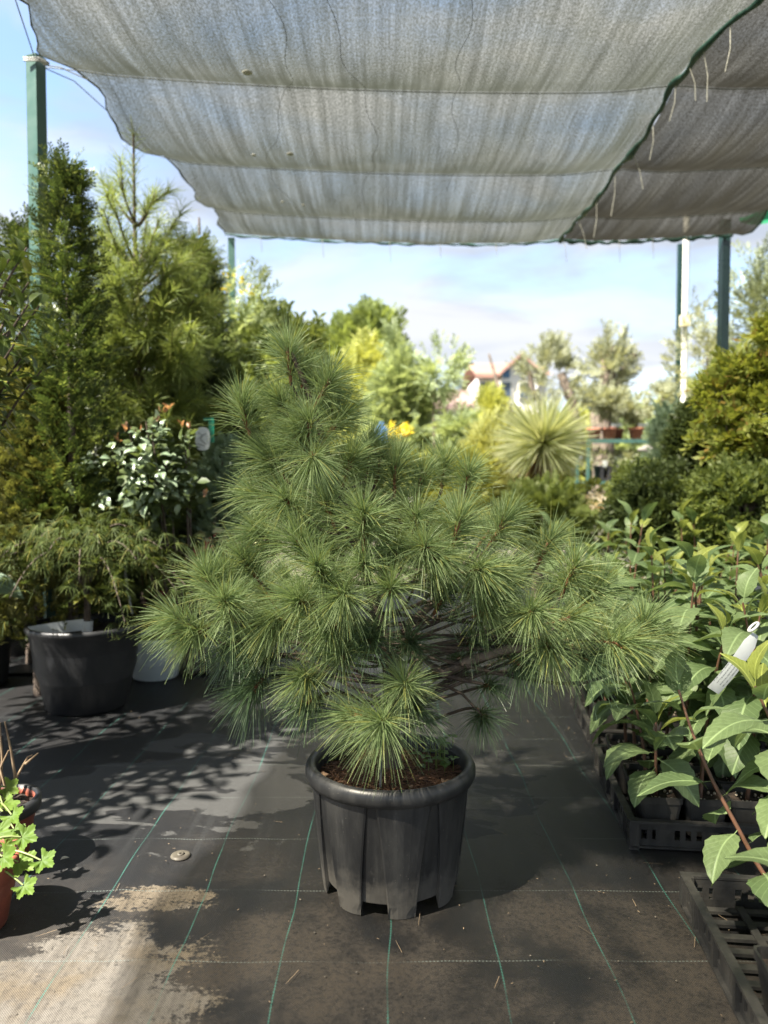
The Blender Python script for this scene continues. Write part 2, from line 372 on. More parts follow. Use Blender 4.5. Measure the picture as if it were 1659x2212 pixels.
def make_cloth_mat():
    t = NT('woven_weed_cloth')
    co = t.n('ShaderNodeTexCoord').outputs['Object']
    sp = t.n('ShaderNodeSeparateXYZ', {'Vector': co}); x, y = sp.outputs[0], sp.outputs[1]
    # dark cloth, brown dirt rubbed into it
    dirt = t.ramp(t.noise(co, 2.2, 8, 0.62, 0.3), 0.36, 0.60)
    grain = t.noise(co, 90, 4, 0.7)
    near = t.ramp(t.math('ADD', y, t.math('MULTIPLY', t.noise(co, 3.0, 4), 0.9)), 2.15, 3.0, 1.0, 0.12)
    dirt = t.math('MULTIPLY', t.math('MULTIPLY', dirt, near), t.ramp(grain, 0.30, 0.62, 0.35, 1.0))
    col = t.mix(dirt, (0.0095, 0.0100, 0.0113), (0.047, 0.036, 0.024))
    # drag marks along the path
    mp = t.n('ShaderNodeMapping', {'Vector': co, 'Scale': (22, 0.9, 1)}).outputs[0]
    drag = t.ramp(t.noise(mp, 1.0, 5, 0.65), 0.47, 0.72, 0, 0.55)
    col = t.mix(t.math('MULTIPLY', drag, t.ramp(y, 1.9, 2.5)), col, (0.036, 0.037, 0.037))
    # dried puddle patches, ragged across the path
    mp2 = t.n('ShaderNodeMapping', {'Vector': co, 'Scale': (1.0, 2.1, 1), 'Location': (0.35, 0.2, 0)}).outputs[0]
    n2 = t.noise(mp2, 2.1, 9, 0.58, 0.5)
    def region(cx, cy, rx, ry):
        dx = t.math('DIVIDE', t.math('SUBTRACT', x, cx), rx); dy = t.math('DIVIDE', t.math('SUBTRACT', y, cy), ry)
        return t.math('SUBTRACT', 1.0, t.math('ADD', t.math('MULTIPLY', dx, dx), t.math('MULTIPLY', dy, dy)))
    reg = t.math('MAXIMUM', region(-0.62, 3.0, 0.55, 0.75), region(-1.1, 2.7, 0.4, 0.35))
    reg = t.math('MAXIMUM', reg, region(0.12, 2.95, 0.55, 0.75))
    dry = t.ramp(t.math('ADD', n2, t.math('MULTIPLY', t.math('MAXIMUM', reg, -1.0), 0.16)), 0.575, 0.60)
    col = t.mix(t.math('MULTIPLY', dry, 0.75), col, (0.062, 0.062, 0.058))
    # dusty stain whose pale tone also paints in the sunlit patch, lower left
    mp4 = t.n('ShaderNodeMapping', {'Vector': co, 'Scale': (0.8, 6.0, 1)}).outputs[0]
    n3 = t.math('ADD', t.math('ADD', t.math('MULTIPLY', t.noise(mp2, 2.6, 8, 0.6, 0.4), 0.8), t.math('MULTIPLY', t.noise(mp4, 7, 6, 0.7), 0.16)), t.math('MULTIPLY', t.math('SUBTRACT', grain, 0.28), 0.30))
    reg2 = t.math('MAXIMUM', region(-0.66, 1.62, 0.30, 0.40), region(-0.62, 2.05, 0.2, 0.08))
    sunlit_dust = t.ramp(t.math('ADD', n3, t.math('MULTIPLY', t.math('MAXIMUM', reg2, -1.0), 0.26)), 0.615, 0.675)
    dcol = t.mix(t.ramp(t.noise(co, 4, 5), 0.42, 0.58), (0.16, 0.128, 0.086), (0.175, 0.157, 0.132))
    sunlit_dust = t.math('MULTIPLY', sunlit_dust, t.math('MULTIPLY', t.ramp(grain, 0.30, 0.56, 0.50, 1.0), t.ramp(t.noise(mp, 1.6, 5, 0.7), 0.35, 0.6, 0.62, 1.0)))
    col = t.mix(sunlit_dust, col, dcol)
    # sewn marker lines
    wob = t.math('MULTIPLY', t.math('SUBTRACT', t.noise(co, 1.1, 2), 0.5), 0.07)
    xx = t.math('ADD', x, wob)
    fx = t.math('ABSOLUTE', t.math('SUBTRACT', t.math('FRACT', t.math('ADD', t.math('DIVIDE', t.math('SUBTRACT', xx, 0.012), 0.256), 0.5)), 0.5))
    zig = t.math('MULTIPLY', t.math('SINE', t.math('MULTIPLY', y, 620)), 0.0028)
    lx = t.ramp(t.math('ADD', fx, zig), 0.0040, 0.0085, 1, 0)
    lx = t.math('MULTIPLY', lx, t.ramp(t.noise(co, 5, 3), 0.36, 0.62, 0.22, 1.0))
    col = t.mix(t.math('MULTIPLY', lx, 0.75), col, (0.05, 0.19, 0.15))
    yy = t.math('ADD', y, t.math('MULTIPLY', wob, 0.7))
    fy = t.math('ABSOLUTE', t.math('SUBTRACT', t.math('FRACT', t.math('ADD', t.math('DIVIDE', t.math('SUBTRACT', yy, 1.778), 0.312), 0.5)), 0.5))
    ly = t.ramp(fy, 0.0040, 0.0080, 1, 0)
    ly = t.math('MULTIPLY', ly, t.ramp(t.math('SINE', t.math('MULTIPLY', x, 700)), -0.3, 0.4, 0.2, 1.0))
    ly = t.math('MULTIPLY', ly, t.ramp(t.noise(co, 3.3, 3), 0.38, 0.58, 0.1, 1.0))
    col = t.mix(t.math('MULTIPLY', ly, 0.75), col, (0.18, 0.21, 0.19))
    # weave
    wx = t.math('SINE', t.math('MULTIPLY', x, 1180)); wy = t.math('SINE', t.math('MULTIPLY', y, 1180))
    weave = t.math('MULTIPLY', wx, wy)
    col = t.mix(t.ramp(weave, -0.6, 0.7, 0.60, 0.0), col, (0.004, 0.004, 0.004))
    rough = t.ramp(dirt, 0, 1, 0.44, 0.85)
    rough = t.math('MAXIMUM', rough, t.math('MULTIPLY', t.math('MAXIMUM', dry, sunlit_dust), 0.75))
    bp = t.n('ShaderNodeBump', {'Height': t.math('ADD', t.math('MULTIPLY', weave, 0.4), t.noise(co, 60, 5, 0.7)), 'Strength': 0.5, 'Distance': 0.003})
    b = t.n('ShaderNodeBsdfPrincipled', {'Base Color': col, 'Roughness': rough, 'Specular IOR Level': 0.5, 'Normal': bp.outputs[0]})
    t.link(b.outputs[0], t.out.inputs['Surface']); return t.m
xs = np.linspace(-4.6, 4.6, 160); ys = np.linspace(-2.6, 8.2, 190)
GX, GY = np.meshgrid(xs, ys, indexing='ij')
GZ = 0.004 + 0.003*np.sin(GX*7.3 + 1.4*np.sin(GY*1.9)) * (0.5 + 0.5*np.sin(GY*2.3 + GX)) + 0.002*np.sin(GX*19 + GY*3.1)*np.sin(GY*4.7)
GZ += 0.012*np.exp(-((GX + 0.12*np.sin(GY*1.1) + 0.63)/0.03)**2)*0.35
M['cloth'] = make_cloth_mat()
g = MB(); ox = np.linspace(-3.2, 3.2, 90); oy = np.linspace(0, 3.7, 60); OX, OY = np.meshgrid(ox, oy, indexing='ij'); OY = OY + 4.44 + 0.03*np.sin(OX*3.1) + 0.012*np.sin(OX*11)
g.grid(np.stack((OX, OY, 0.016 + 0.006*np.sin(OX*5 + OY)*np.exp(-(OY - 4.44)*2) + 0.002*np.sin(OX*21 + OY*4)), -1)); tag(part('ground_cloth', g, M['cloth']), kind='structure')
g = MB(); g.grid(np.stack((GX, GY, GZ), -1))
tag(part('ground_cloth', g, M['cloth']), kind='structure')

# ================================================================== shade net, posts, wires
NH = 3.35
WIRES = np.array((-2.2, -1.1, 0.0, 1.05, 2.1, 3.2, 4.28, 5.42, 6.38, 6.98))
edge_y = [-2.2, 0.5, 2.5, 3.64, 4.09, 4.5, 4.99, 5.6, 6.18, 6.98]
edge_x = [-2.75, -2.60, -2.30, -1.66, -1.75, -1.60, -1.60, -1.45, -1.40, -1.42]
SEAM = [(1700, -90), (1620, 0), (1535, 60), (1470, 150), (1400, 260), (1330, 360), (1270, 440), (1230, 487)]
def on_plane(px, py, z):
    a, b = (px - 829.5)/FPX, (1106 - py)/FPX
    dy = math.cos(PITCH) + b*math.sin(PITCH); dz = -math.sin(PITCH) + b*math.cos(PITCH)
    t = (z - CH)/dz
    return a*t, dy*t
seam_pts = [on_plane(px, py, NH - 0.05) for px, py in SEAM]
seam_pts.sort(key=lambda q: q[1])
seam_y = np.array([-2.2, 1.5] + [q[1] for q in seam_pts]); seam_x = np.array([seam_pts[0][0] + 0.02, seam_pts[0][0] + 0.01] + [q[0] for q in seam_pts])
seam_y[-1] = 6.98
def xl(y): return np.interp(y, edge_y, edge_x) + 0.018*np.sin(y*9) + 0.012*np.sin(y*23)
def xm(y): return np.interp(y, seam_y, seam_x)
def xr(y): return 3.12 + 0.02*np.sin(y*5)
def net_z(x, y):
    k = np.clip(np.searchsorted(WIRES, y, side='right') - 1, 0, len(WIRES)-2)
    a, b = WIRES[k], WIRES[k+1]; t = np.clip((y - a)/(b - a), 0, 1)
    sag = 4*t*(1-t)
    c = (x - 0.85)/2.4
    depth = 0.072*(b - a) + 0.025*np.sin(x*2.1 + k*1.7)
    seam = np.exp(-((x - xm(y))/0.22)**2)
    z = NH - 0.10*np.clip(1 - c*c, 0, 1) - sag*depth*(1 - 0.5*seam) + 0.03*seam
    z += 0.010*np.sin(x*9 + 2*np.sin(y*1.3)) * sag + 0.005*np.sin(x*31 + 5*np.sin(y*0.7))*sag
    z += 0.03*np.exp(-((x - xl(y))/0.10)**2) * (0.5 + 0.5*np.sin(y*6))
    return z
def make_net_mat(name, t0, c1, c2):
    t = NT(name)
    co = t.n('ShaderNodeTexCoord').outputs['Object']
    mp = t.n('ShaderNodeMapping', {'Vector': co, 'Scale': (26, 0.8, 0)}).outputs[0]
    streak = t.noise(mp, 1.0, 6, 0.7)
    mp3 = t.n('ShaderNodeMapping', {'Vector': co, 'Scale': (1.0, 0.55, 0)}).outputs[0]
    grain = t.noise(mp3, 105, 3, 0.8)
    big = t.noise(co, 1.7, 5, 0.6)
    geo = t.n('ShaderNodeNewGeometry')
    dt = t.n('ShaderNodeVectorMath', {0: geo.outputs['Normal'], 1: geo.outputs['Incoming']}, operation='DOT_PRODUCT').outputs['Value']
    inv = t.math('DIVIDE', 0.62, t.math('MAXIMUM', t.math('ABSOLUTE', dt), 0.16))
    tv = t.math('MULTIPLY', t0, t.ramp(streak, 0.30, 0.70, 0.62, 1.45))
    tv = t.math('MULTIPLY', tv, t.ramp(grain, 0.34, 0.66, 0.35, 1.85))
    T = t.math('POWER', t.math('MINIMUM', tv, 0.95), inv)
    col = t.mix(t.ramp(big, 0.38, 0.66), c1, c2)
    col = t.mix(t.ramp(streak, 0.35, 0.7, 0.5, 0), col, tuple(q*0.45 for q in c1))
    d = t.n('ShaderNodeBsdfDiffuse', {'Color': col}); tr = t.n('ShaderNodeBsdfTranslucent', {'Color': col})
    m1 = t.n('ShaderNodeMixShader', {'Fac': 0.6}); t.link(d.outputs[0], m1.inputs[1]); t.link(tr.outputs[0], m1.inputs[2])
    tp = t.n('ShaderNodeBsdfTransparent', {'Color': (1.0, 0.965, 0.87, 1)})
    m2 = t.n('ShaderNodeMixShader', {'Fac': T}); t.link(m1.outputs[0], m2.inputs[1]); t.link(tp.outputs[0], m2.inputs[2])
    t.link(m2.outputs[0], t.out.inputs['Surface']); return t.m
M['net'] = make_net_mat('knitted_shade_net', 0.28, (0.044, 0.048, 0.038), (0.066, 0.070, 0.059))
M['net_dark'] = make_net_mat('dense_shade_net', 0.145, (0.020, 0.019, 0.015), (0.028, 0.027, 0.022))
def net_sheet(fl, fr, nu):
    yv = np.unique(np.concatenate((np.linspace(-2.2, 6.98, 150), WIRES)))
    u = np.linspace(0, 1, nu)
    X = fl(yv)[None]*(1-u[:, None]) + fr(yv)[None]*u[:, None]; Yg = np.repeat(yv[None], nu, 0)
    return np.stack((X, Yg, net_z(X, Yg)), -1)
def along(f, y0, y1, n, dz=0.0, dx=0.0):
    y = np.linspace(y0, y1, n); x = f(y) + dx
    return np.stack((x, y, net_z(x, y) + dz), -1)
netL = thing('shade_net', 'wide grey-green shade net overhead left of the dark green seam, sunlight glowing through', 'shade net', (0, 2.5, NH), 'shade nets overhead')
g = MB(); g.grid(net_sheet(xl, xm, 150)); part('net_sheet', g, M['net'], netL)
netR = thing('shade_net', 'darker denser shade net overhead right of the dark green seam', 'shade net', (2.5, 2.5, NH), 'shade nets overhead')
g = MB(); g.grid(net_sheet(lambda y: xm(y) + 0.02, xr, 60)); part('net_sheet', g, M['net_dark'], netR)
def hem(parent, P, w=0.03, m='hem', n=6):
    g = MB(); P = np.array(P); q = np.arange(len(P)); P[:, 2] += 0.4*w*np.sin(q*1.3); P[:, 0] += 0.5*w*np.sin(q*0.83 + 1)*np.sin(q*0.31); g.tube(P, w*(0.55 + 0.8*np.sin(q*0.53)**2*np.sin(q*0.21 + 0.4)**2 + 0.25*np.sin(q*1.7)**2), n); return part('hem', g, M[m], parent)
hem(netL, along(xm, -2.2, 6.98, 140, -0.01), 0.019)
hem(netL, along(xl, -2.2, 6.98, 130), 0.005, 'hem_light')
xx = np.linspace(float(xl(6.98)), float(xm(6.98)), 70); hem(netL, np.stack((xx, np.full(70, 6.99) + 0.01*np.sin(xx*9), net_z(xx, np.full(70, 6.98)) - 0.01), -1), 0.010)
xx = np.linspace(float(xm(6.98)), 3.12, 50); hem(netR, np.stack((xx, np.full(50, 6.99), net_z(xx, np.full(50, 6.98)) - 0.015), -1), 0.018)
hem(netR, along(xr, -2.2, 6.98, 60), 0.012)
# drawn threads in the cloth
for px0, amp in ((-0.15, 0.10), (0.42, 0.05), (-0.62, 0.16)):
    y = np.linspace(3.4, 6.5 if amp > 0.06 else 5.6, 60); x = px0 + amp*np.sin(y*1.9 + px0*9) + 0.02*np.sin(y*11)
    g = MB(); g.tube(np.stack((x, y, net_z(x, y) - 0.004), -1), 0.0014, 4); part('thread', g, M['thread'], netL)
# white cable ties along the seam, tails hanging
for i, y in enumerate((3.66, 3.85, 4.02, 4.22, 4.62, 5.02, 5.42, 5.88, 6.4, 6.9)):
    x = float(xm(np.array(y))); z = float(net_z(np.array(x), np.array(y)))
    L = (0.20, 0.24, 0.16, 0.19, 0.2, 0.22, 0.30, 0.26, 0.24, 0.2)[i]
    g = MB(); a = np.array((x, y, z - 0.02))
    dx = rng.uniform(-0.05, 0.06)
    g.tube([a + (0, 0, 0.05), a, a + (0.02 + dx*0.5, 0, -L*0.5), a + (0.02 + dx, 0.01, -L)], 0.0026, 5)
    part('tie', g, M['tie'], netL)
for i, x in enumerate((-1.1, -0.55, 0.05, 0.5, 1.0, 2.1, 2.4, 2.7)):
    z = float(net_z(np.array(x), np.array(6.98))); a = np.array((x, 6.97, z))
    L = rng.uniform(0.1, 0.22)
    g = MB(); g.tube([a + (0, 0, 0.03), a + (0, 0, -0.02), a + (0.01, 0, -L)], 0.0025, 4); part('tie', g, M['tie'], netL if x < 1.5 else netR)
for px, py, r in ((534, 139, 9), (548, 315, 5), (627, 318, 8), (610, 440, 4), (655, 446, 4)):
    x, y = on_plane(px, py, NH - 0.12); g = MB(); z = float(net_z(np.array(x), np.array(y)))
    g.blob((x, y, z - 0.012), (r*0.0030, r*0.0030, 0.007), 10, 5); part('clip', g, M['tie'], netL)
# support wires
wl = ('second from the far edge', 'third from the far edge', 'fourth from far edge, at left post')
for i, y in enumerate((6.38, 5.42, 4.28)):
    x = np.linspace(-1.9 if y < 5 else float(xl(np.array(y))) - 0.02, 3.2, 60); xc = np.clip(x, float(xl(np.array(y))), 3.2)
    z = net_z(xc, np.full(60, y)) - 0.008; z = np.where(x < xc, z + (xc - x)*0.1, z)
    g = MB(); g.tube(np.stack((x, np.full(60, y), z), -1), 0.0028, 5)
    solo('support_wire', g, M['wire'], 'thin wire across under the shade net, ' + wl[i], 'wire', 'wires under the shade nets', (0, y, NH))
# posts
def post(px, ptop, Y, w, rot, m, label, zt=None):
    p = at(px, ptop, Y); zt = zt or p[2]
    t = thing('steel_post', label, 'post', (p[0], Y, 0), 'green posts of the shade frame')
    g = MB(); g.box((p[0], Y, zt/2), (w, w, zt), rot); part('shaft', g, M[m], t, smooth=False)
    g = MB(); g.box((p[0], Y, zt + 0.004), (w*1.06, w*1.06, 0.008), rot); part('cap', g, M[m], t, smooth=False)
    return t, np.array((p[0], Y, zt))
t, p1 = post(77, 127, 4.13, 0.068, R(-21), 'green_paint', 'tall green square post rising behind the columnar yew at left')
g = MB()
for k in range(3): g.tube([p1 + (-0.04, -0.05, -0.02 - k*0.008), p1 + (0.04, -0.06, -0.025 - k*0.008), p1 + (0.07, 0.0, -0.02 - k*0.008)], 0.004, 5)
part('wire_wrap', g, M['tie'], t)
solo('tie_wire', (lambda g: (g.tube([p1 + (0.03, 0, -0.03), (-1.72, 4.18, 3.33), (-1.6, 4.25, 3.30)], 0.003, 5), g)[1])(MB()), M['tie'], 'pale wire tying the net edge to the tall left post', 'wire', 'tie wires of the net', p1)
solo('tie_wire', (lambda g: (g.tube([p1 + (0, 0, -0.01), at(40, 20, 3.72), at(5, -90, 3.4)], 0.003, 5), g)[1])(MB()), M['wire'], 'thin guy wire running up from the left post top out of view', 'wire', 'tie wires of the net', p1)
solo('tie_wire', (lambda g: (g.tube([p1 + (0.03, 0, -0.04), at(160, 175, 4.4), at(232, 240, 4.72)], 0.0028, 5), g)[1])(MB()), M['wire'], 'thin wire slanting down from left post along the scalloped net edge', 'wire', 'tie wires of the net', p1)
post(500, 517, 7.02, 0.055, R(4), 'green_paint', 'green square post at the far left corner of the shade net')
post(1566, 478, 7.05, 0.075, R(8), 'dark_green_paint', 'dark green post at the far right corner, seen before the olive foliage')
t, p = post(1470, 470, 9.2, 0.05, 0, 'dark_green_paint', 'thin green post directly left of the tall white pole', 3.9)
t = thing('white_pole', 'tall white pole with a cream junction box between two green posts', 'pole', (at(1476, 900, 9.0)[0], 9.0, 0))
q = at(1476, 900, 9.0)[0]
g = MB(); g.tube([(q, 9, 0), (q, 9, 4.2)], 0.034, 10); part('shaft', g, M['white_paint'], t)
b = at(1479, 693, 8.93); g = MB(); g.box(b, (0.10, 0.07, 0.125)); o = part('junction_box', g, M['cream'], t, smooth=False)
post(1484, 470, 9.3, 0.05, 0, 'dark_green_paint', 'thin green post directly right of the tall white pole', 3.9)
# bright green sheet beyond the right edge
g = MB(); P = []
for i in range(14):
    u = i/13; row = []
    for j in range(8):
        v = j/7; a = at(1598 + 120*u, 470 - 45*u, 6.9); b = at(1612 + 120*u, 486 - 6*u, 7.0)
        pnt = a*(1-v) + b*v; pnt[1] += 0.05*math.sin(u*9) + 0.04*math.sin(v*4 + u*5); row.append(pnt)
    P.append(row)
g.grid(np.array(P))
solo('green_tarp', g, leafy('green_tarp', (0.04, 0.22, 0.11), (0.05, 0.26, 0.13), 0.4, 0.5, tcol=(0.06, 0.45, 0.22)), 'bright green plastic sheet laced on beyond the right edge of the net', 'tarp', base=at(1620, 470, 6.9))

# ================================================================== leaf templates
def T_leaf(k=4, w=0.4, fold=0.12, curl=0.15, tip=1.0):
    V, F = [], []
    us = np.linspace(0, 1, k+1)
    for u in us:
        wd = w*0.5*math.sin(PI*min(1, u**0.85))**0.8*(1 if u < 1 else 0)
        z = -curl*u*u
        V += [(u, -wd, z + fold*wd*2), (u, 0, z), (u, wd, z + fold*wd*2)]
    for i in range(k):
        F += [(3*i, 3*i+3, 3*i+4, 3*i+1), (3*i+1, 3*i+4, 3*i+5, 3*i+2)]
    return np.array(V, float), np.array(F)
LEAF = T_leaf(3, 0.42); LANCE = T_leaf(3, 0.2, 0.1, 0.1); ROUND = T_leaf(3, 0.75, 0.15, 0.1)
DIAMOND = (np.array([(0, 0, 0), (0.45, -0.22, 0.03), (1, 0, -0.06), (0.45, 0.22, 0.03)], float), np.array([(0, 1, 2, 3)]))
def T_spray(n=9, nl=0.34, nw=0.07, ang=50, lift=0.12, seed=1):
    """a twig with two rows of short flat needles"""
    r = np.random.default_rng(seed); V, F = [], []
    for i in range(n):
        u = (i + 0.5)/n
        for sgn in (-1, 1):
            L = nl*(1 - 0.55*u)*r.uniform(0.8, 1.15); a = R(ang*r.uniform(0.75, 1.2))*sgn
            d = np.array((math.cos(a), math.sin(a), lift*r.uniform(-1, 1.6))); sd = np.array((-math.sin(a), math.cos(a), 0))*nw*0.5
            b = np.array((u, 0, -0.1*u*u)); k = len(V)
            V += [b - sd*0.5, b + d*L*0.55 - sd, b + d*L, b + d*L*0.55 + sd]
            F.append((k, k+1, k+2, k+3))
    k = len(V); V += [np.array((0, -0.012, 0)), np.array((1.08, -0.004, -0.1)), np.array((1.08, 0.004, -0.1)), np.array((0, 0.012, 0))]; F.append((k, k+1, k+2, k+3))
    return np.array(V, float), np.array(F)
SPRAY = T_spray(); FINE = T_spray(7, 0.42, 0.11, 42, 0.3, 3)
def T_twig(n=6, L=0.34, w=0.10, seed=2, ang=48):
    """a twig carrying small paired leaves"""
    r = np.random.default_rng(seed); V, F = [], []
    for i in range(n):
        u = (i + 0.6)/n
        for sgn in (-1, 1):
            a = R(ang*r.uniform(0.6, 1.25))*sgn; l = L*r.uniform(0.75, 1.2)
            d = nrm(np.array((math.cos(a), math.sin(a), r.uniform(-0.35, 0.55)))); s_ = nrm(np.cross(d, (r.uniform(-0.4, 0.4), r.uniform(-0.4, 0.4), 1)))*w*0.5
            b = np.array((u*0.9, 0, -0.08*u)); k = len(V)
            V += [b, b + d*l*0.5 - s_, b + d*l, b + d*l*0.5 + s_]; F.append((k, k+1, k+2, k+3))
    k = len(V); V += [np.array((0, -0.01, 0)), np.array((0.95, -0.004, -0.08)), np.array((0.95, 0.004, -0.08)), np.array((0, 0.01, 0))]; F.append((k, k+1, k+2, k+3))
    return np.array(V, float), np.array(F)
TWIG = T_twig(); TWIG_B = T_twig(5, 0.42, 0.2, 8)

def sphere_dirs(n): return nrm(rng.normal(size=(n, 3)))
def clumped(c, r, nclump, per, spread=0.25, inner=0.55):
    """points in clumps through an ellipsoid, with the outward direction of each"""
    c, r = np.asarray(c, float), np.broadcast_to(np.asarray(r, float), (3,))
    d = sphere_dirs(nclump); rad = rng.uniform(inner, 1.0, (nclump, 1))
    cc = d*rad
    p = cc[:, None] + rng.normal(size=(nclump, per, 3))*spread*rng.uniform(0.5, 1.2, (nclump, 1, 1))
    p = p.reshape(-1, 3); q = np.linalg.norm(p, axis=1); keep = q < 1.12
    p = p[keep]
    return c + p*r, nrm(p*r + 1e-6)
def leafcloud(g, T, P, D, size, up=0.3, jit=0.8, var=0.35):
    n = len(P)
    X = nrm(D + np.array((0, 0, up)) + rng.normal(size=(n, 3))*jit*0.6); Z = nrm(D*0.5 + np.array((0, 0, 0.8)) + rng.normal(size=(n, 3))*jit*0.7)
    g.scatter(T, P, X, Z, size*(1 + var*rng.uniform(-1, 1, n)))

def tree(name, label, cat, base, height, trunk_r, crowns, T, size, mleaf, group=None, mtrunk='grey_bark', lean=(0, 0), per=30, spread=0.25, up=0.3, inner=0.5, limbs=True):
    """a trunk with limbs reaching into each crown lobe; lobes: (centre, radii, clumps)"""
    base = np.asarray(base, float)
    t = thing(name, label, cat, base, group)
    top = base + np.array((lean[0], lean[1], height))
    s_ = np.linspace(0, 1, 8)[:, None]
    P = base*(1-s_) + top*s_ + 0.03*height*np.sin(s_*5 + base[0])*np.array((1, 0.5, 0))
    g = MB(); g.tube(P, trunk_r*np.linspace(1, 0.35, 8), 8)
    if limbs:
        for c, r, k in crowns:
            a = P[rng.integers(3, 6)]
            for _ in range(2):
                e = np.asarray(c) + rng.normal(size=3)*np.broadcast_to(np.asarray(r, float), (3,))*0.4; mid = (a + e)/2 + np.array((0, 0, -0.05*height))
                g.tube([a, mid, e], [trunk_r*0.45, trunk_r*0.3, trunk_r*0.12], 6)
    part('trunk', g, M[mtrunk], t)
    g = MB()
    for c, r, k in crowns:
        Pp, D = clumped(c, r, k, per, spread, inner); leafcloud(g, T, Pp, D, size, up)
    part('crown', g, mleaf, t)
    return t

# ================================================================== far background
M['roof'] = plain('roof_tile', (0.30, 0.17, 0.13), 0.85, (0.24, 0.14, 0.11), 3)
M['roof_brown'] = plain('brown_roof', (0.22, 0.15, 0.13), 0.85, (0.17, 0.12, 0.11), 3)
M['render'] = plain('white_render', (0.72, 0.70, 0.67), 0.8, (0.62, 0.60, 0.58), 2)
M['pane'] = plain('dark_pane', (0.05, 0.07, 0.10), 0.15)
M['blue'] = plain('blue_panel', (0.07, 0.17, 0.34), 0.6)
def house_low():
    Y = 38; a = at(870, 905, Y); b = at(1024, 905, Y); zt = at(0, 850, Y)[2]; ze = at(0, 883, Y - 2)[2]
    t = thing('low_house', 'low white house with long brown roof between the thin tree and the tall house', 'house', ((a[0]+b[0])/2, Y, 0), 'houses beyond the nursery')
    cx, w = (a[0]+b[0])/2, b[0]-a[0]
    g = MB(); g.box((cx, Y, ze/2), (w - 0.5, 5, ze)); part('wall', g, M['render'], t, smooth=False)
    g = MB(); yy = [Y-3, Y, Y+3]; zz = [ze - 0.1, zt, ze - 0.1]
    g.grid(np.array([[(x, yy[k], zz[k] + (0.02 if x > cx else 0)) for k in range(3)] for x in (cx - w/2, cx + w/2)])); g.grid(np.array([[(x, yy[k], zz[k] + 0.18) for k in range(3)] for x in (cx - w/2, cx + w/2)])); g.box((cx, Y-3, ze), (w, 0.12, 0.24)); part('roof', g, M['roof_brown'], t, smooth=False)
    for px in (955, 985):
        c = at(px, 915, Y - 2.55); g = MB(); g.box(c, (0.7, 0.12, 0.9)); part('window', g, M['pane'], t, smooth=False)
house_low()
def house_tall():
    Y = 34; x0 = at(1024, 800, Y)[0]; x1 = at(1190, 800, Y)[0]; xa = at(1078, 800, Y)[0]; xp = at(1116, 780, Y)[0]
    zr = at(0, 793, Y)[2]; ze = at(0, 812, Y)[2]; zp = at(0, 776, Y)[2]
    t = thing('tall_house', 'tall white house with red tiled roof and blue gable behind the yucca', 'house', ((x0+x1)/2, Y, 0), 'houses beyond the nursery')
    g = MB(); g.box(((x0+x1)/2, Y + 3, ze/2), (x1 - x0 - 0.4, 6, ze)); part('wall', g, M['render'], t, smooth=False)
    g = MB(); g.grid(np.array([[(x, Y - 0.5, ze), (x, Y + 3, zr + 0.6), (x, Y + 6.4, ze)] for x in (x0, x1)])); g.box(((x0 + xa)/2, Y - 0.5, ze - 0.06), (xa - x0, 0.15, 0.16)); part('roof', g, M['roof'], t, smooth=False)
    w2 = xp - xa
    g = MB(); g.add([(xa, Y - 0.9, 0), (xp + w2, Y - 0.9, 0), (xp + w2, Y - 0.9, ze), (xp, Y - 0.9, zp), (xa, Y - 0.9, ze), (xa, Y, 0), (xa, Y, ze), (xp + w2, Y, 0), (xp + w2, Y, ze)], [(0, 1, 2, 4), (0, 4, 6, 5), (1, 7, 8, 2)])
    g.add([(xa, Y - 0.9, ze), (xp + w2, Y - 0.9, ze), (xp, Y - 0.9, zp)], [(0, 1, 2)]); part('gable', g, M['render'], t, smooth=False)
    g = MB()
    for e in (xa - 0.25, xp + w2 + 0.25): g.add([(e, Y - 1.3, ze - 0.1), (xp, Y - 1.3, zp + 0.12), (xp, Y + 3, zp + 0.12), (e, Y + 3, ze - 0.1), (e, Y - 1.3, ze - 0.24), (xp, Y - 1.3, zp - 0.04)], [(0, 1, 2, 3), (4, 5, 1, 0)])
    part('gable_roof', g, M['roof'], t, smooth=False)
    a = at(1085, 816, Y - 0.95); b = at(1101, 797, Y - 0.95)
    g = MB(); g.box(((a[0]+b[0])/2, Y - 0.94, (a[2]+b[2])/2), (b[0]-a[0], 0.08, b[2]-a[2])); part('blue_panel', g, M['blue'], t, smooth=False)
    for px, py in ((1045, 842), (1092, 842), (1092, 885), (1045, 885), (1132, 842)):
        c = at(px, py, Y - 0.95 if px > 1078 else Y - 0.02); g = MB(); g.box(c, (0.55, 0.1, 0.75)); f = part('window', g, M['white_paint'], t, smooth=False)
        g = MB(); g.box(c - (0, 0.03, 0), (0.43, 0.1, 0.62)); part('pane', g, M['pane'], f, smooth=False)
house_tall()

